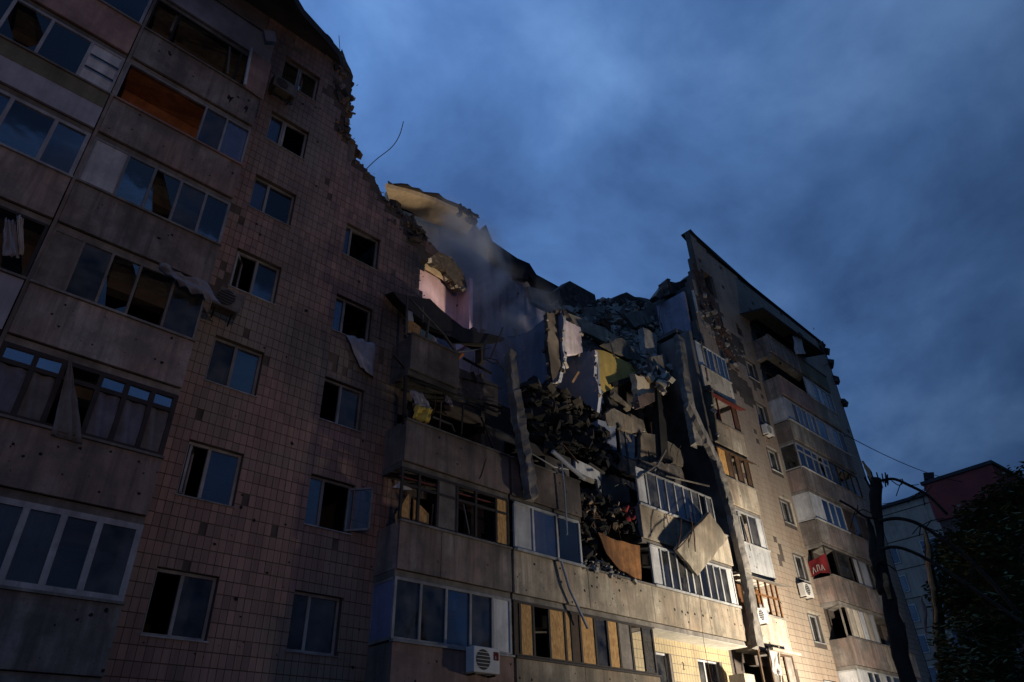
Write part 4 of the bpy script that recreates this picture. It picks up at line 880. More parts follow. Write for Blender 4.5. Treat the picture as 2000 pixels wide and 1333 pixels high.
for k, (pts, Y, mt_, lb) in enumerate([
    ([(668,96),(690,150),(684,206),(672,214),(664,150)],1.05,'rubble_dark','jagged dark wall piece jutting from the top of the tear'),
    ([(676,262),(694,276),(692,312),(680,318)],.98,'panel_concrete','upright wall stump halfway down the tear'),
    ([(716,336),(730,345),(742,372),(756,402),(748,408),(728,372)],1.1,'rubble_dark','long splinter of wall lying along the tear'),
    ([(752,396),(790,424),(804,452),(796,462),(760,430)],1.15,'rubble_dark','thick lump of wall at the foot of the tear'),
    ([(800,452),(834,468),(858,492),(846,500),(812,474)],1.1,'panel_pink','tile covered wall scrap over the pink room'),
    ([(1030,560),(1080,572),(1110,596),(1080,612),(1040,590)],5.0,'slab','flat roof slab sagging under the skyline'),
    ([(1110,612),(1180,640),(1215,664),(1190,672),(1130,645)],2.6,'panel_beige','long beige slab lying across the grey heap'),
    ([(1218,612),(1262,606),(1275,628),(1240,640)],3.2,'slab','square grey slab high in the grey heap'),
    ([(1140,600),(1178,598),(1186,622),(1150,628)],3.8,'slab','tilted grey slab behind the long beige slab'),
    ([(1268,700),(1300,690),(1306,730),(1284,745)],1.5,'slab','grey slab wedged beside the upright wall edge'),
    ([(1020,770),(1070,775),(1100,800),(1060,806)],1.6,'soot','black slab leaning over the pit'),
    ([(1080,815),(1130,815),(1165,850),(1120,850)],1.3,'soot','second black slab low in the pit'),
    ([(1122,975),(1140,980),(1135,1040),(1124,1060)],.4,'soot','black upright board left of the debris'),
    ([(1150,985),(1166,1000),(1178,1035),(1165,1040)],.35,'bared_brick','broken brown chair back in the debris')]):
    poly('masonry_chunk' if k < 5 else 'concrete_chunk', pts, Y, (.05,.28 if k < 12 else .06,.08), mt_, lb, 'wall piece' if k < 5 else 'slab', 3, .05, 60+k)
hs = MB().slab(ragged([UY(1386,1001,-.55), UY(1421,1052,-.35), UY(1363,1125,-.25), UY(1322,1073,-.45)], 7, .035, 27), (.09,.2,.07))
hang = empty('hanging_concrete', UY(1363,1125,-.3)); tag(hang, 'pale concrete slab hanging askew in front of the white window row', 'slab')
hs.build('slab', 'panel_beige', hang)
for a, b in (((1347,1003),(1358,1078)),((1350,1040),(1318,1078)),((1386,1000),(1352,1035)),((1352,1020),(1345,1060)),((1330,1015),(1322,1076))):
    MB().tube([UY(*a, -.6), UY((a[0]+b[0])/2+3, (a[1]+b[1])/2, -.66), UY(*b, -.58)], .022, 5).build('rebar', 'rebar', hang)
pil = empty('leaning_pilaster', UY(1478,1258,-.1)); tag(pil, 'tall grey concrete pilaster leaning left across the right edge of the collapse', 'pilaster')
PP = [UY(x, y, yy) for x, y, yy in ((1326,660,.25),(1340,760,.1),(1360,868,0),)]
for a, b in zip(PP[:-1], PP[1:]): MB().rbar(a, b, .55, .3, 3).build('upper_shaft', 'beam', pil)
PP = [UY(x, y, -.22) for x, y in ((1346,792),(1400,905),(1430,1010),(1456,1120),(1480,1262))]
for i, (a, b) in enumerate(zip(PP[:-1], PP[1:])): MB().rbar(a, b, .32 if i == 0 else .42+.03*i, .28, i).build('lower_shaft', 'beam', pil)
thing('fallen_beam', MB().rbar(UY(996,690,-.25), UY(1004,772,-.25), .34, .28, 5, 8, .05).rbar(UY(1004,765,-.25), UY(1040,978,-.25), .38, .3, 6, 22, .05), 'beam', 'long dark concrete beam leaning over the sooty balcony', 'beam')
thing('drain_pipe', MB().tube([UY(1079,882,-.2), UY(1108,908,-.2), UY(1141,936,-.2)], .075, 8), 'pipe_grey', 'short thick bluish pipe jutting from the pit', 'pipe')
thing('drain_pipe', MB().tube([UY(1097,905,-.15), UY(1103,960,-.15), UY(1108,1045,-.12)], .028, 6), 'pipe_grey', 'thin pipe hanging straight down from the bluish pipe', 'pipe')
thing('drain_pipe', MB().tube([UY(1096,1096,-.12), UY(1112,1150,-.14), UY(1148,1228,-.16)], .04, 7), 'pipe_grey', 'slim pale pipe slanting across the long beige parapet', 'pipe')
thing('window_rail', MB().tube([UY(1038,886,-.08), UY(1082,912,-.08), UY(1115,918,-.08)], .025, 5), 'white_pvc', 'thin pale rail along the sooty balcony', 'rail')
def cloth(name, corners, Y, mt, label, cat, bulge=.1, seed=0, nu=12, nv=10, th=.008):
    a, b, c, d = [UY(x, y, Y) for x, y in corners]
    def fn(u, v):
        p = a.lerp(b, u).lerp(d.lerp(c, u), v)
        return p+Vector((.03*mnoise.noise(Vector((u*4, v*3, seed))), bulge*mnoise.noise(Vector((u*5, v*2, seed+9)))+.03*math.sin(u*19+seed), .04*mnoise.noise(Vector((u*3, v*5, seed+4)))))
    return thing(name, MB().sheet(fn, nu, nv, th), mt, label, cat, smooth=True)
cloth('hanging_cloth', [(676,654),(734,672),(732,740),(704,716)], .86, 'plastic_sheet', 'lilac sheet hanging out of the window beside the half balcony', 'cloth', .08, 1)
cloth('plastic_sheet', [(312,514),(408,557),(432,596),(352,560)], -.12, 'plastic_sheet', 'torn plastic sheet sagging from the grimy wooden balcony', 'sheet', .2, 2)
cloth('hanging_cloth', [(8,428),(30,432),(38,505),(4,498)], .1, 'plastic_sheet', 'blue white sheet in the opening at the left picture edge', 'cloth', .15, 3)
cloth('hanging_cloth', [(32,420),(46,428),(44,500),(36,498)], .05, 'curtain_white', 'narrow pale strip beside the blue white sheet', 'cloth', .1, 4)
cloth('hanging_cloth', [(135,700),(139,702),(160,868),(98,850)], -.04, 'curtain_grey', 'torn grey curtain trailing out of the dark brown frames', 'cloth', .12, 5)
cloth('hanging_cloth', [(1547,657),(1561,654),(1574,692),(1554,692)], -.15, 'white_panel', 'white sheet hanging under the canopy of the top right balcony', 'cloth', .1, 6)
cloth('hanging_cloth', [(876,682),(908,692),(886,716),(876,712)], .2, 'orange_cloth', 'orange rag beside the half balcony', 'cloth', .1, 7)
cloth('hanging_cloth', [(800,760),(828,770),(846,800),(812,792)], .3, 'plastic_sheet', 'crumpled lilac bedding in the gutted black balcony', 'cloth', .15, 8)
cloth('hanging_cloth', [(812,792),(846,800),(836,828),(806,818)], .28, 'curtain_yellow', 'striped yellow bedding below the lilac bedding', 'cloth', .15, 9)
cloth('hanging_cloth', [(866,770),(880,778),(884,795),(872,786)], .35, 'plastic_sheet', 'small lilac scrap deep in the gutted black balcony', 'cloth', .1, 10)
cloth('hanging_cloth', [(1212,988),(1236,992),(1240,1022),(1218,1020)], .3, 'red_cloth', 'crumpled dark red cloth in the debris', 'cloth', .3, 11)
cloth('hanging_cloth', [(1500,1262),(1516,1270),(1522,1322),(1508,1312)], -.25, 'curtain_white', 'white rag dangling by the lowest wrecked balcony', 'cloth', .2, 12)
cloth('hanging_cloth', [(1483,1178),(1498,1196),(1496,1212),(1482,1206)], -.1, 'curtain_white', 'pale torn net at the broken orange brown balcony', 'cloth', .15, 13)
cloth('hanging_cloth', [(845,655),(872,690),(884,702),(852,692)], .1, 'curtain_white', 'pale rag on the half balcony parapet', 'cloth', .1, 14)
wp = poly('wooden_panel', [(1168,1040),(1205,1056),(1250,1066),(1253,1136),(1210,1112),(1185,1082)], .12, (0,.05,0), 'orange_wood', 'orange plank panel hanging between the white window rows', 'panel', 2, .03, 31)
poly('chipboard', [(772,1006),(799,964),(802,1046),(775,1036)], .14, (0,.03,0), 'osb_board', 'triangular chipboard scrap at the left of the wrecked balcony', 'board', 0, 0, 32)
poly('chipboard', [(808,974),(838,1004),(837,1052),(806,1044)], .16, (0,.03,0), 'osb_board', 'second chipboard scrap with a slanting top', 'board', 0, 0, 33)
poly('curtain_scrap', [(768,952),(784,938),(806,957),(790,956)], .1, (0,.05,0), 'curtain_white', 'white scrap above the triangular chipboard', 'cloth', 1, .02, 34)
tb = empty('torn_blind', UY(848,975,.3)); tag(tb, 'torn blind of thin pinkish slats dangling in the wrecked balcony', 'blind')
for x in (822,828,852,860,867,874): MB().bar(UY(x,930+(x-822)*.35,.3), UY(x+1,972+(x-822)*.3,.3), .02).build('slat', 'panel_pink', tb)
df = empty('door_frame', UY(1150,960,.8)); tag(df, 'white door frame with pale lintel standing in the dark pit', 'door frame')
MB().slab(PY([(1124,897),(1176,921),(1174,946),(1125,919)], .9), (0,.12,0)).build('lintel', 'white_panel', df)
MB().bar(UY(1167,940,.88), UY(1172,974,.88), .16, .1).build('jamb', 'white_pvc', df)
MB().slab(PY([(1130,925),(1162,938),(1160,945),(1132,934)], .86), (0,.05,0)).build('rail', 'panel_cream', df)
poly('slanted_roof', [(768,570),(840,584),(905,640),(985,660),(980,668),(900,668),(845,640),(790,596)], .5, (0,.5,.16), 'roofing', 'charred sheet roof sloping down over the half balcony', 'roof sheet', 2, .05, 35)
rp_ = empty('roof_prop', UY(793,652,.03)); tag(rp_, 'pale posts and rafters propping the charred sheet roof', 'posts')
for a, b, w_, yy in (((796,578),(793,652),.06,.03),((838,625),(832,663),.06,.03),((826,600),(826,630),.04,.3),((800,583),(868,655),.05,0),((868,656),(892,690),.07,0),((748,604),(742,662),.03,.95),((728,604),(722,668),.04,.97)):
    MB().bar(UY(*a,yy), UY(*b,yy), w_).build('post' if abs(a[0]-b[0]) < 10 else 'rafter', 'grey_wood', rp_)
poly('room_board', [(798,625),(812,632),(822,640),(820,655),(797,650)], .5, (0,.04,0), 'osb_board', 'orange board behind the pale posts of the half balcony', 'board', 0, 0, 36)
poly('room_board', [(797,606),(806,610),(808,628),(797,626)], .45, (0,.04,0), 'white_panel', 'small white board behind the pale posts of the half balcony', 'board', 0, 0, 37)
fw_ = empty('window_wreck', UY(945,702,.1)); tag(fw_, 'bent white window frame left of the leaning beam', 'window frame')
for pts, r0 in (([(895,688),(925,684),(958,680)],.02),([(947,668),(946,685),(945,702)],.035),([(945,698),(970,703),(985,725)],.03),([(945,700),(962,710),(972,710)],.02),([(873,675),(872,700),(872,732)],.025)):
    MB().tube([UY(x, y, .12) for x, y in pts], r0, 5).build('frame_piece', 'white_pvc', fw_)
for a, b, c_, lb in (((830,757),(864,770),None,'short pale rod at the ceiling of the gutted black balcony'),((895,770),(935,790),(977,808),'long bent pale rod across the gutted black balcony'),((845,815),(882,830),(888,845),'pale bed rail low in the gutted black balcony')):
    m = MB().bar(UY(*a,.25), UY(*b,.25), .05)
    if c_: m.bar(UY(*b,.25), UY(*c_,.25), .05)
    thing('loose_rod', m, 'grey_wood', lb, 'rod')
for k, (y0_, y1_) in enumerate([(775,783),(781,790),(788,797)]):
    thing('hanging_wire', MB().wire([UY(915,y0_,.3), UY(950,y1_,.3), UY(980,y1_+3,.3)], .01, 4), 'rebar', ['highest','middle','lowest'][k]+' of three dark wires sagging in the gutted black balcony', 'wire', 'wires in the gutted balcony')
part('crack', bg4, [(935,938),(941,930),(948,905),(951,893),(946,906),(940,925)], -.006, (0,.004,0), 'soot', 0, 0, 38)
poly('metal_sheet', [(492,98),(530,126),(514,196),(478,170)], -.08, (0,.03,0), 'panel_pink', 'reddish panel leaning in the corner of the burnt out balcony', 'panel', 1, .02, 39)
thing('white_post', MB().bar(UY(491,95,-.12), UY(478,166,-.12), .07), 'white_pvc', 'white post beside the leaning reddish panel', 'post')
thing('bent_post', MB().bar(UY(449,90,.1), UY(444,145,.1), .05).bar(UY(352,15,.2), UY(333,62,.2), .06), 'grey_wood', 'warped frame posts in the burnt out balcony', 'posts')
poly('grey_slab', [(515,58),(537,62),(540,82),(520,80)], -.2, (0,.05,.02), 'panel_lilac', 'small pale board under the charred roof edge', 'board', 1, .02, 40)
part('scar', ba7, [(443,192),(447,184),(451,190),(458,190),(452,196),(446,203),(448,195)], -.004, (0,.003,0), 'soot', 0, 0, 41)
part('scar', ba7, [(476,212),(482,206),(485,212),(482,218),(478,222),(480,215)], -.004, (0,.003,0), 'soot', 1, .01, 42)
for k, (x, y) in enumerate([(1318,1191),(1332,1195),(1343,1197),(1357,1200),(1373,1203),(1389,1207)]):
    p = UY(x, y, 0); MB().obox((p.x, -.003, p.z), (.07,.006,.08), (0,k,0), .3).build('shrapnel_hole', 'soot', b3)
MB().bar(UY(1460,1052,-.01), UY(1466,1076,-.01), .035, .01).build('crack', 'soot', r4)
thing('bent_rebar', MB().wire([UY(714,332,1.1), UY(735,312,1.1), UY(765,288,1.1), UY(780,265,1.1), UY(788,238,1.1)], .016, 5), 'rebar', 'long curved reinforcing bar rising from the torn wall', 'rebar')
thing('bent_rebar', MB().wire([UY(664,98,.9), UY(663,85,.9), UY(662,70,.9)], .012, 5), 'rebar', 'short upright wire at the charred roof corner', 'rebar')
thing('bent_rebar', MB().wire([UY(1610,715,.8), UY(1618,712,.8), UY(1625,722,.7)], .03, 5), 'rebar', 'bent bar sticking out of the right building edge', 'rebar')
for k, (a, b) in enumerate([((1290,598),(1292,640)),((1176,1030),(1180,1060)),((1330,870),(1322,905)),((1262,690),(1280,735))]):
    thing('hanging_wire', MB().wire([UY(*a,.8), UY((a[0]+b[0])/2-3,(a[1]+b[1])/2,.8), UY(*b,.8)], .014, 4), 'rebar', ['wire dangling beside the lilac wall','wire dangling over the orange plank panel','wire dangling from the torn beige wall strip','wire dangling from the grey heap'][k], 'wire')
thing('hanging_wire', MB().wire([UY(x, y, -.3) for x, y in ((1363,1125),(1368,1180),(1374,1250),(1390,1333))], .008, 4), 'rebar', 'thin black wire hanging from the askew slab down past the parapet', 'wire')
thing('porch_wreck', MB().bar(UY(1505,1268,-.3), UY(1560,1280,-.5), .22, .1).bar(UY(1520,1262,-.3), UY(1525,1333,-.3), .06), 'panel_cream', 'crumpled pale porch board below the red banner stack', 'board')
# red banner with white letters on the flank of a right balcony
bn = empty('banner', (34.9,.5,sill(4))); tag(bn, 'red banner with white letters on a right balcony', 'banner')
z0_ = sill(4)+.05
bz = lambda u, v: z0_+(.95-.22*u)*v+.12*(1-v)*(1-abs(2*u-1))
MB().sheet(lambda u, v: (34.945+.05*math.sin(u*8+v*3)*(.3+v*.2)-.02, .03+.95*u, bz(u, v)), 16, 10, .01, (-1,0,0)).build('cloth', 'red_cloth', bn)
for pts in ([(.14,.12),(.21,.55)],[(.21,.55),(.31,.14)],[(.40,.14),(.42,.55)],[(.38,.56),(.52,.53)],[(.52,.52),(.54,.15)],[(.62,.14),(.69,.50)],[(.69,.50),(.78,.16)],[(.65,.28),(.76,.28)]):
    (u0, v0), (u1, v1) = pts
    MB().bar((34.89,.03+.95*(1-u0),bz(1-u0,v0)), (34.89,.03+.95*(1-u1),bz(1-u1,v1)), .03, .006, (1,0,0)).build('letter_stroke', 'letter_white', bn)
# house number
def text_mesh(txt, size, M_, mt, parent):
    cu = bpy.data.curves.new('txt', 'FONT'); cu.body = txt; cu.size = size; cu.extrude = .002
    t = bpy.data.objects.new('txt', cu); C.objects.link(t); bpy.context.view_layer.update()
    me = bpy.data.meshes.new_from_object(t.evaluated_get(bpy.context.evaluated_depsgraph_get())); bpy.data.objects.remove(t)
    me.transform(M_.to_3x3().to_4x4()); me.materials.clear(); me.materials.append(MAT[mt])
    o = bpy.data.objects.new('number' if txt == '2' else 'letter', me); return place(o, parent, M_.translation)
FACE = Matrix.Rotation(math.pi/2, 4, 'X')
p = UY(1333,1308,.985); text_mesh('2', .34, Matrix.Translation((p.x,.984,p.z)) @ FACE, 'letter_dark', bld)
# air conditioners
def ac(x, y, z, label, w_=.8, h_=.55, d_=.3, fan=True, tilt=0, logo=False, mt='ac_white'):
    """outdoor unit; (x, y, z) is the left lower front corner"""
    r = empty('air_conditioner', (x+w_/2, y+d_/2, z)); tag(r, label, 'air conditioner')
    MB().box(x, x+w_, y, y+d_, z, z+h_).build('casing', mt, r, bevel=.02)
    cx_, cz_ = x+w_*.36, z+h_*.5; rr = h_*.40; m = MB()
    m.v = [(cx_+rr*math.cos(a*math.pi/12), y-.004, cz_+rr*math.sin(a*math.pi/12)) for a in range(24)] + [(cx_+rr*math.cos(a*math.pi/12), y+.02, cz_+rr*math.sin(a*math.pi/12)) for a in range(24)]
    m.f = [tuple(range(24))]+[(i,i+24,(i+1)%24+24,(i+1)%24) for i in range(24)]; m.build('fan_grille', 'ac_black', r)
    g_ = MB()
    for k in range(5): g_.bar((cx_-rr*.95, y-.01, cz_+rr*(-.7+.35*k)), (cx_+rr*.95, y-.01, cz_+rr*(-.7+.35*k)), .012)
    g_.build('grille_bar', mt, r)
    for xb in (x+.1, x+w_-.1): MB().bar((xb,y+.05,z-.03), (xb,WY if y > .3 else .0,z-.03), .04).build('bracket', 'dark_frame', r)
    if logo:
        MB().box(x+w_*.76, x+w_*.96, y-.006, y-.001, z+h_*.52, z+h_*.85).build('badge', 'red_cloth', r)
        text_mesh('a', .13, Matrix.Translation((x+w_*.80, y-.009, z+h_*.57)) @ FACE, 'letter_white', r)
    return r
p = UY(925,1312,-.33); ac(p.x, -.33, p.z, 'air conditioner with a red badge below the white four pane balcony', .85, .58, .3, logo=True)
p = UY(533,163,.55); ac(p.x, .55, p.z, 'air conditioner beside the top left window under the charred roof', .78, .5, .3, mt='ac_tan')
p = UY(418,592,.35); r_ = ac(p.x, .35, p.z, 'battered air conditioner beside the grimy wooden balcony', .62, .55, .35, mt='ac_tan'); r_.rotation_euler = (0,R(12),R(-14))
p = UY(1500,845,.6); ac(p.x, .6, p.z, 'air conditioner by the right wall window level with the blue panes', .75, .55, .3)
p = UY(1575,1163,.6); ac(p.x, .6, p.z, 'air conditioner next to the red banner', .8, .6, .3)
p = UY(1483,1213,-.35); ac(p.x, -.35, p.z, 'air conditioner hanging on the broken orange brown balcony', .75, .5, .3)
# ------------------------------------------------------------------ trees
def trunk_tube(mb, pts, radii, n=12, seed=0):
    P = [Vector(p) for p in pts]; Q = []; RR = []
    for i in range(len(P)-1):
        for k in range(4):
            t = k/4; Q.append(P[i].lerp(P[i+1], t)); RR.append((radii[i]*(1-t)+radii[i+1]*t)*(1+.35*mnoise.noise(Vector((i*3.1+k*.8+.37, seed+.5, .2)))))
    Q.append(P[-1]); RR.append(radii[-1]); b = len(mb.v); mb.tube(Q, RR, n)
    for i in range(b, len(mb.v)):
        v = Vector(mb.v[i]); mb.v[i] = tuple(v + Vector((mnoise.noise(v*5), mnoise.noise(v*5+Vector((7,0,0))), 0))*.045 + Vector((mnoise.noise(v*1.3), mnoise.noise(v*1.3+Vector((3,0,0))), 0))*.08)
TD = 18.0
sn = empty('broken_tree', (17.0,-8.2,0)); tag(sn, 'bare snapped tree trunk with drooping black branches', 'tree')
m = MB(); trunk_tube(m, [(17.05,-7.95,-.1)] + [UD(x, y, TD) for x, y in ((1790,1400),(1768,1310),(1742,1200),(1722,1080),(1714,1000),(1713,935))], [.24,.19,.15,.165,.115,.10,.13], 14, 1); m.build('trunk', 'bark', sn, smooth=True)
m = MB(); trunk_tube(m, [UD(x, y, TD) for x, y in ((1708,950),(1698,925),(1684,902))], [.07,.06,.035], 8, 2); m.build('stub', 'split_wood', sn, smooth=True)
m = MB()
for k in range(14):
    a = k*.45; b = UD(1713,938,TD)+Vector((.2*math.cos(a),.2*math.sin(a),0)); m.bar(b-Vector((0,0,.15)), b+Vector((.05*math.cos(a),.05*math.sin(a),.02+.14*random.random())), .035, .02)
m.build('splinters', 'bark', sn)
for pts, r0 in (([(1716,940),(1745,936),(1775,948),(1812,968),(1850,1005)],.06),([(1716,1018),(1752,1013),(1790,1022),(1830,1046),(1880,1082),(1930,1130),(1990,1200)],.07),([(1716,1074),(1750,1069),(1790,1082),(1840,1110),(1900,1150),(2010,1225)],.065),([(1712,1012),(1690,1010),(1665,992),(1640,978)],.05),([(1710,945),(1700,946)],.05)):
    MB().wire([UD(x, y, TD-.1) for x, y in pts], r0*.55, 6).build('branch', 'bark', sn, smooth=True)
m = MB(); trunk_tube(m, [UD(x, y, TD+.05) for x, y in ((1732,1160),(1716,1100),(1704,1050),(1694,1012))], [.13,.12,.08,.04], 9, 7); m.build('limb', 'bark', sn, smooth=True)
m = MB(); trunk_tube(m, [UD(x, y, TD-.16) for x, y in ((1738,1170),(1732,1140),(1727,1120))], [.03,.07,.03], 7, 9); m.build('torn_bark', 'split_wood', sn)
rt = random.Random(8)
for k in range(34):
    x, y = rt.choice([(1765,943),(1800,962),(1800,1027),(1850,1062),(1900,1102),(1830,1104),(1880,1138),(1675,1000),(1712,1100),(1722,1150)]); sx = rt.uniform(-30,45); sy = rt.uniform(-18,40)
    MB().wire([UD(x, y, TD-.1), UD(x+sx*.4, y+sy*.2+rt.uniform(-6,6), TD-.15), UD(x+sx, y+sy, TD-.1)], .012, 4).build('twig', 'bark', sn)
s2 = empty('split_trunk', UD(1845,1400,22)); WL[s2.name].z = 0; s2.location.z = 0; tag(s2, 'thin split trunk with bared orange wood beside the leafy tree', 'tree')
m = MB(); trunk_tube(m, [UD(1850,1430,22)-Vector((0,0,3)), UD(1848,1380,22), UD(1838,1260,22), UD(1828,1150,22), UD(1815,1080,22), UD(1804,1032,22)], [.20,.17,.14,.10,.08,.03], 10, 3); m.build('trunk', 'bark', s2, smooth=True)
m = MB(); trunk_tube(m, [UD(x, y, 21.86) for x, y in ((1832,1245),(1824,1150),(1814,1085),(1803,1030))], [.05,.07,.06,.02], 7, 4); m.build('bared_wood', 'split_wood', s2)
m = MB(); trunk_tube(m, [UD(x, y, 21.9) for x, y in ((1812,1240),(1806,1200),(1802,1165))], [.02,.05,.02], 6, 4); m.build('bark_strip', 'panel_pink', s2)
def leaves(cl, n, rnd, size=(.06,.15)):
    mb = MB()
    for _ in range(n):
        c, rr = rnd.choice(cl); d = Vector((rnd.gauss(0,1), rnd.gauss(0,1), rnd.gauss(0,1))).normalized()*rr*(rnd.random()**.45)
        p = Vector(c)+Vector((d.x, d.y, d.z*.75)); s_ = rnd.uniform(*size); a = rnd.uniform(0,6.3)
        u = Vector((math.cos(a), math.sin(a), rnd.uniform(-.6,.2))).normalized(); v = u.cross(Vector((rnd.uniform(-.4,.4), rnd.uniform(-.4,.4), 1))).normalized()
        b = len(mb.v); mb.v += [tuple(p-u*s_), tuple(p+v*s_*.42), tuple(p+u*s_), tuple(p-v*s_*.42)]; mb.f.append((b, b+1, b+2, b+3))
    return mb
rnd = random.Random(11)
def leafy(base, clusters, n, label, tr=.22):
    r = empty('leafy_tree', (base[0], base[1], 0)); tag(r, label, 'tree', 'leafy trees by the right edge')
    zc = sum(c[0].z for c in clusters)/len(clusters)
    m = MB(); trunk_tube(m, [(base[0],base[1],-.1),(base[0]+.1,base[1],zc*.5),(base[0]+.05,base[1]-.05,zc)], [tr,tr*.75,tr*.4], 10, 5); m.build('trunk', 'bark', r, smooth=True)
    for c, rr in clusters: MB().tube([(base[0]+.08,base[1],zc*.55+rnd.uniform(-.5,.8)), (Vector((base[0],base[1],zc*.75))+c)/2, c], .06, 5, .02).build('limb', 'bark', r)
    leaves(clusters, n, rnd, (.06,.15) if n == 9000 else (.12,.3)).build('crown', 'leaf', r)
cl = [(UD(x, y, d), rr) for x, y, d, rr in ((1900,1260,21,.95),(1960,1230,21,1.0),(1880,1180,22,.7),(1945,1130,21.5,1.0),(1990,1060,21,1.1),(1900,1080,22,.8),(1985,1180,20,.9),(1920,1330,20,.9),(1990,1320,20,1.0),(1880,1310,22,.7))]
leafy((22.0,-8.6), cl, 9000, 'low leafy tree between the split trunk and the right picture edge')
cl = [(UD(x, y, d), rr) for x, y, d, rr in ((1915,1010,50,1.6),(1965,985,50,1.8),(2005,960,50,2.2),(1900,1060,51,2),(1960,1040,50,2.5),(2010,1030,50,2.6),(1925,1120,50,2.3),(1875,1110,51,1.7),(1990,1120,50,2.6),(1890,1180,50,2.2),(1960,1200,50,2.5),(1856,1075,51,1.5),(1862,1150,50,1.6))]
leafy((48.6,-4.9), cl, 11000, 'taller dark tree behind, hiding the red topped house', .3)
# ------------------------------------------------------------------ neighbouring houses
def far_house(name, c0, dirv, length, depth, z1, wallm, label, rows, cols, band=None, z0w=2.0, roofm='roofing', skip=()):
    d = Vector((dirv[0], dirv[1], 0)).normalized(); nrm = Vector((-d.y, d.x, 0))     # visible side faces nrm
    r = empty(name, (c0[0], c0[1], 0)); tag(r, label, 'building'); c0 = Vector((c0[0], c0[1], 0))
    def blk(a, b, n0, n1, za, zb):
        P = [c0+d*a+nrm*n0, c0+d*b+nrm*n0, c0+d*b+nrm*n1, c0+d*a+nrm*n1]; m = MB(); m.slab([p+Vector((0,0,za)) for p in P], (0,0,zb-za)); return m
    blk(0, length, -depth, 0, 0, z1).build('wall', wallm, r)
    blk(-.3, length+.3, -depth-.3, .3, z1+.01, z1+.3).build('roof', roofm, r)
    if band: blk(-.15, length+.15, -depth-.1, .18, z1-band, z1-.02).build('parapet_band', 'far_red', r)
    for i in range(rows):
        for j in range(cols):
            if (i, j) in skip: continue
            a = length*(j+.5)/cols-.75; za = z0w+i*2.8
            if za+1.5 > z1-(band or 0)-.3: continue
            w = empty('window', c0+d*(a+.75)+Vector((0,0,za)), r)
            blk(a-.08, a+1.58, .01, .07, za-.08, za+1.53).build('frame', 'curtain_white', w)
            blk(a+.05, a+.70, .075, .10, za+.05, za+1.4).build('pane', 'glass', w); blk(a+.80, a+1.45, .075, .10, za+.05, za+1.4).build('pane', 'glass', w)
            blk(a+.02, a+1.48, .0715, .0735, za+.02, za+1.43).build('window_dark', 'soot', w)  # near-black sheet put in as the darkness inside the window
    for i in range(rows): 
        za = z0w+i*2.8-.75
        if za < z1-.5: blk(.02, length-.02, .002, .03, za, za+.06).build('joint', 'soot', r)
    return r
q = UD(1822,965,80); dv = (0.10,0.995)
hz = q.z
far_house('grey_house', (q.x, q.y), dv, 20, 14, hz, 'far_wall', 'grey panel house with small windows behind the snapped tree', 9, 5, z0w=hz-5.6-2.8*6, skip={(8,0),(8,1),(8,2),(8,3),(8,4),(7,0),(7,1),(7,2),(7,3),(7,4)})
d_ = Vector((dv[0],dv[1],0)).normalized(); q2 = UD(1808,948,72); q3 = q2-d_*5.6
far_house('red_topped_house', (q3.x, q3.y), dv, 5.6, 12, q2.z, 'far_brick', 'dark house with a red roof band behind the leafy trees', 8, 2, band=3.4, z0w=1.2)
thing('roof_vent', MB().tube([UD(1818,948,78), UD(1817,938,78)], .3, 8).obox(UD(1815,937,78), (1.1,.9,.9), (.2,.3,.4), .2), 'soot', 'small dark vent at the corner of the red roof band', 'vent')
# wires
def sag(a, b, s_, n=12): 
    return [a.lerp(b, i/n)-Vector((0,0,4*s_*(i/n)*(1-i/n))) for i in range(n+1)]
thing('overhead_wire', MB().tube(sag(UD(1652,850,46), UD(1880,942,70), .5), .025, 4), 'soot', 'overhead wire running from the building corner to the red topped house', 'wire')
thing('overhead_wire', MB().tube(sag(UD(1722,985,60), UD(1812,950,76), .3), .03, 4), 'soot', 'short overhead wire above the grey panel house', 'wire')
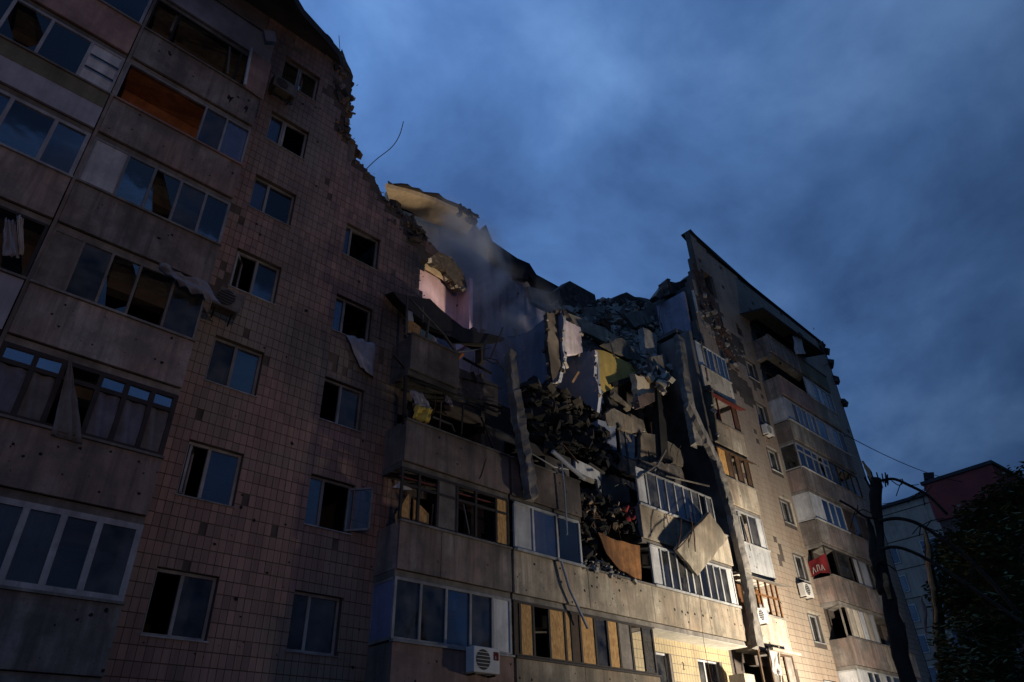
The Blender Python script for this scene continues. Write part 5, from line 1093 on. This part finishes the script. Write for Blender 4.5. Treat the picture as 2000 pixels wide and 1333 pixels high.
# ------------------------------------------------------------------ smoke drifting out of the collapse
def smoke(name, pts_, rad, dens, label, seed=0):
    c = Vector(pts_); m = MB(); m.box(c.x-rad[0], c.x+rad[0], c.y-rad[1], c.y+rad[1], c.z-rad[2], c.z+rad[2])
    mt_ = bpy.data.materials.new('smoke'); mt_.use_nodes = True; t = mt_.node_tree; n = t.nodes; l = t.links; n.remove(n['Principled BSDF'])
    pv = n.new('ShaderNodeVolumePrincipled'); pv.inputs['Color'].default_value = (.75,.80,.86,1); pv.inputs['Anisotropy'].default_value = .2
    tc_ = n.new('ShaderNodeTexCoord'); mp = n.new('ShaderNodeMapping'); mp.inputs['Location'].default_value = (-1,-1,-1); mp.inputs['Scale'].default_value = (2,2,2); l.new(tc_.outputs['Generated'], mp.inputs[0])
    ln = n.new('ShaderNodeVectorMath'); ln.operation = 'LENGTH'; l.new(mp.outputs[0], ln.inputs[0])
    fo = n.new('ShaderNodeMapRange'); fo.inputs[1].default_value = .95; fo.inputs[2].default_value = .1; l.new(ln.outputs['Value'], fo.inputs[0])
    g_ = n.new('ShaderNodeNewGeometry'); nz = n.new('ShaderNodeTexNoise'); nz.inputs['Scale'].default_value = .55; nz.inputs['Detail'].default_value = 4; nz.inputs['Distortion'].default_value = .6; l.new(g_.outputs['Position'], nz.inputs['Vector'])
    nr = n.new('ShaderNodeMapRange'); nr.inputs[1].default_value = .42; nr.inputs[2].default_value = .7; l.new(nz.outputs[0], nr.inputs[0])
    mu = n.new('ShaderNodeMath'); mu.operation = 'MULTIPLY'; l.new(fo.outputs[0], mu.inputs[0]); l.new(nr.outputs[0], mu.inputs[1])
    m2 = n.new('ShaderNodeMath'); m2.operation = 'MULTIPLY'; l.new(mu.outputs[0], m2.inputs[0]); m2.inputs[1].default_value = dens; l.new(m2.outputs[0], pv.inputs['Density'])
    l.new(pv.outputs[0], n['Material Output'].inputs['Volume'])
    o = m.build(name, mt_); tag(o, label, 'smoke', kind='stuff')
smoke('smoke', UY(905,486,5.2), (3.2,1.8,3.0), 2.2, 'pale smoke rising between the torn tiled wall and the rear roof')
smoke('smoke', UY(1015,612,3.2), (3.2,1.8,2.4), .7, 'thin smoke in front of the blue cross walls')
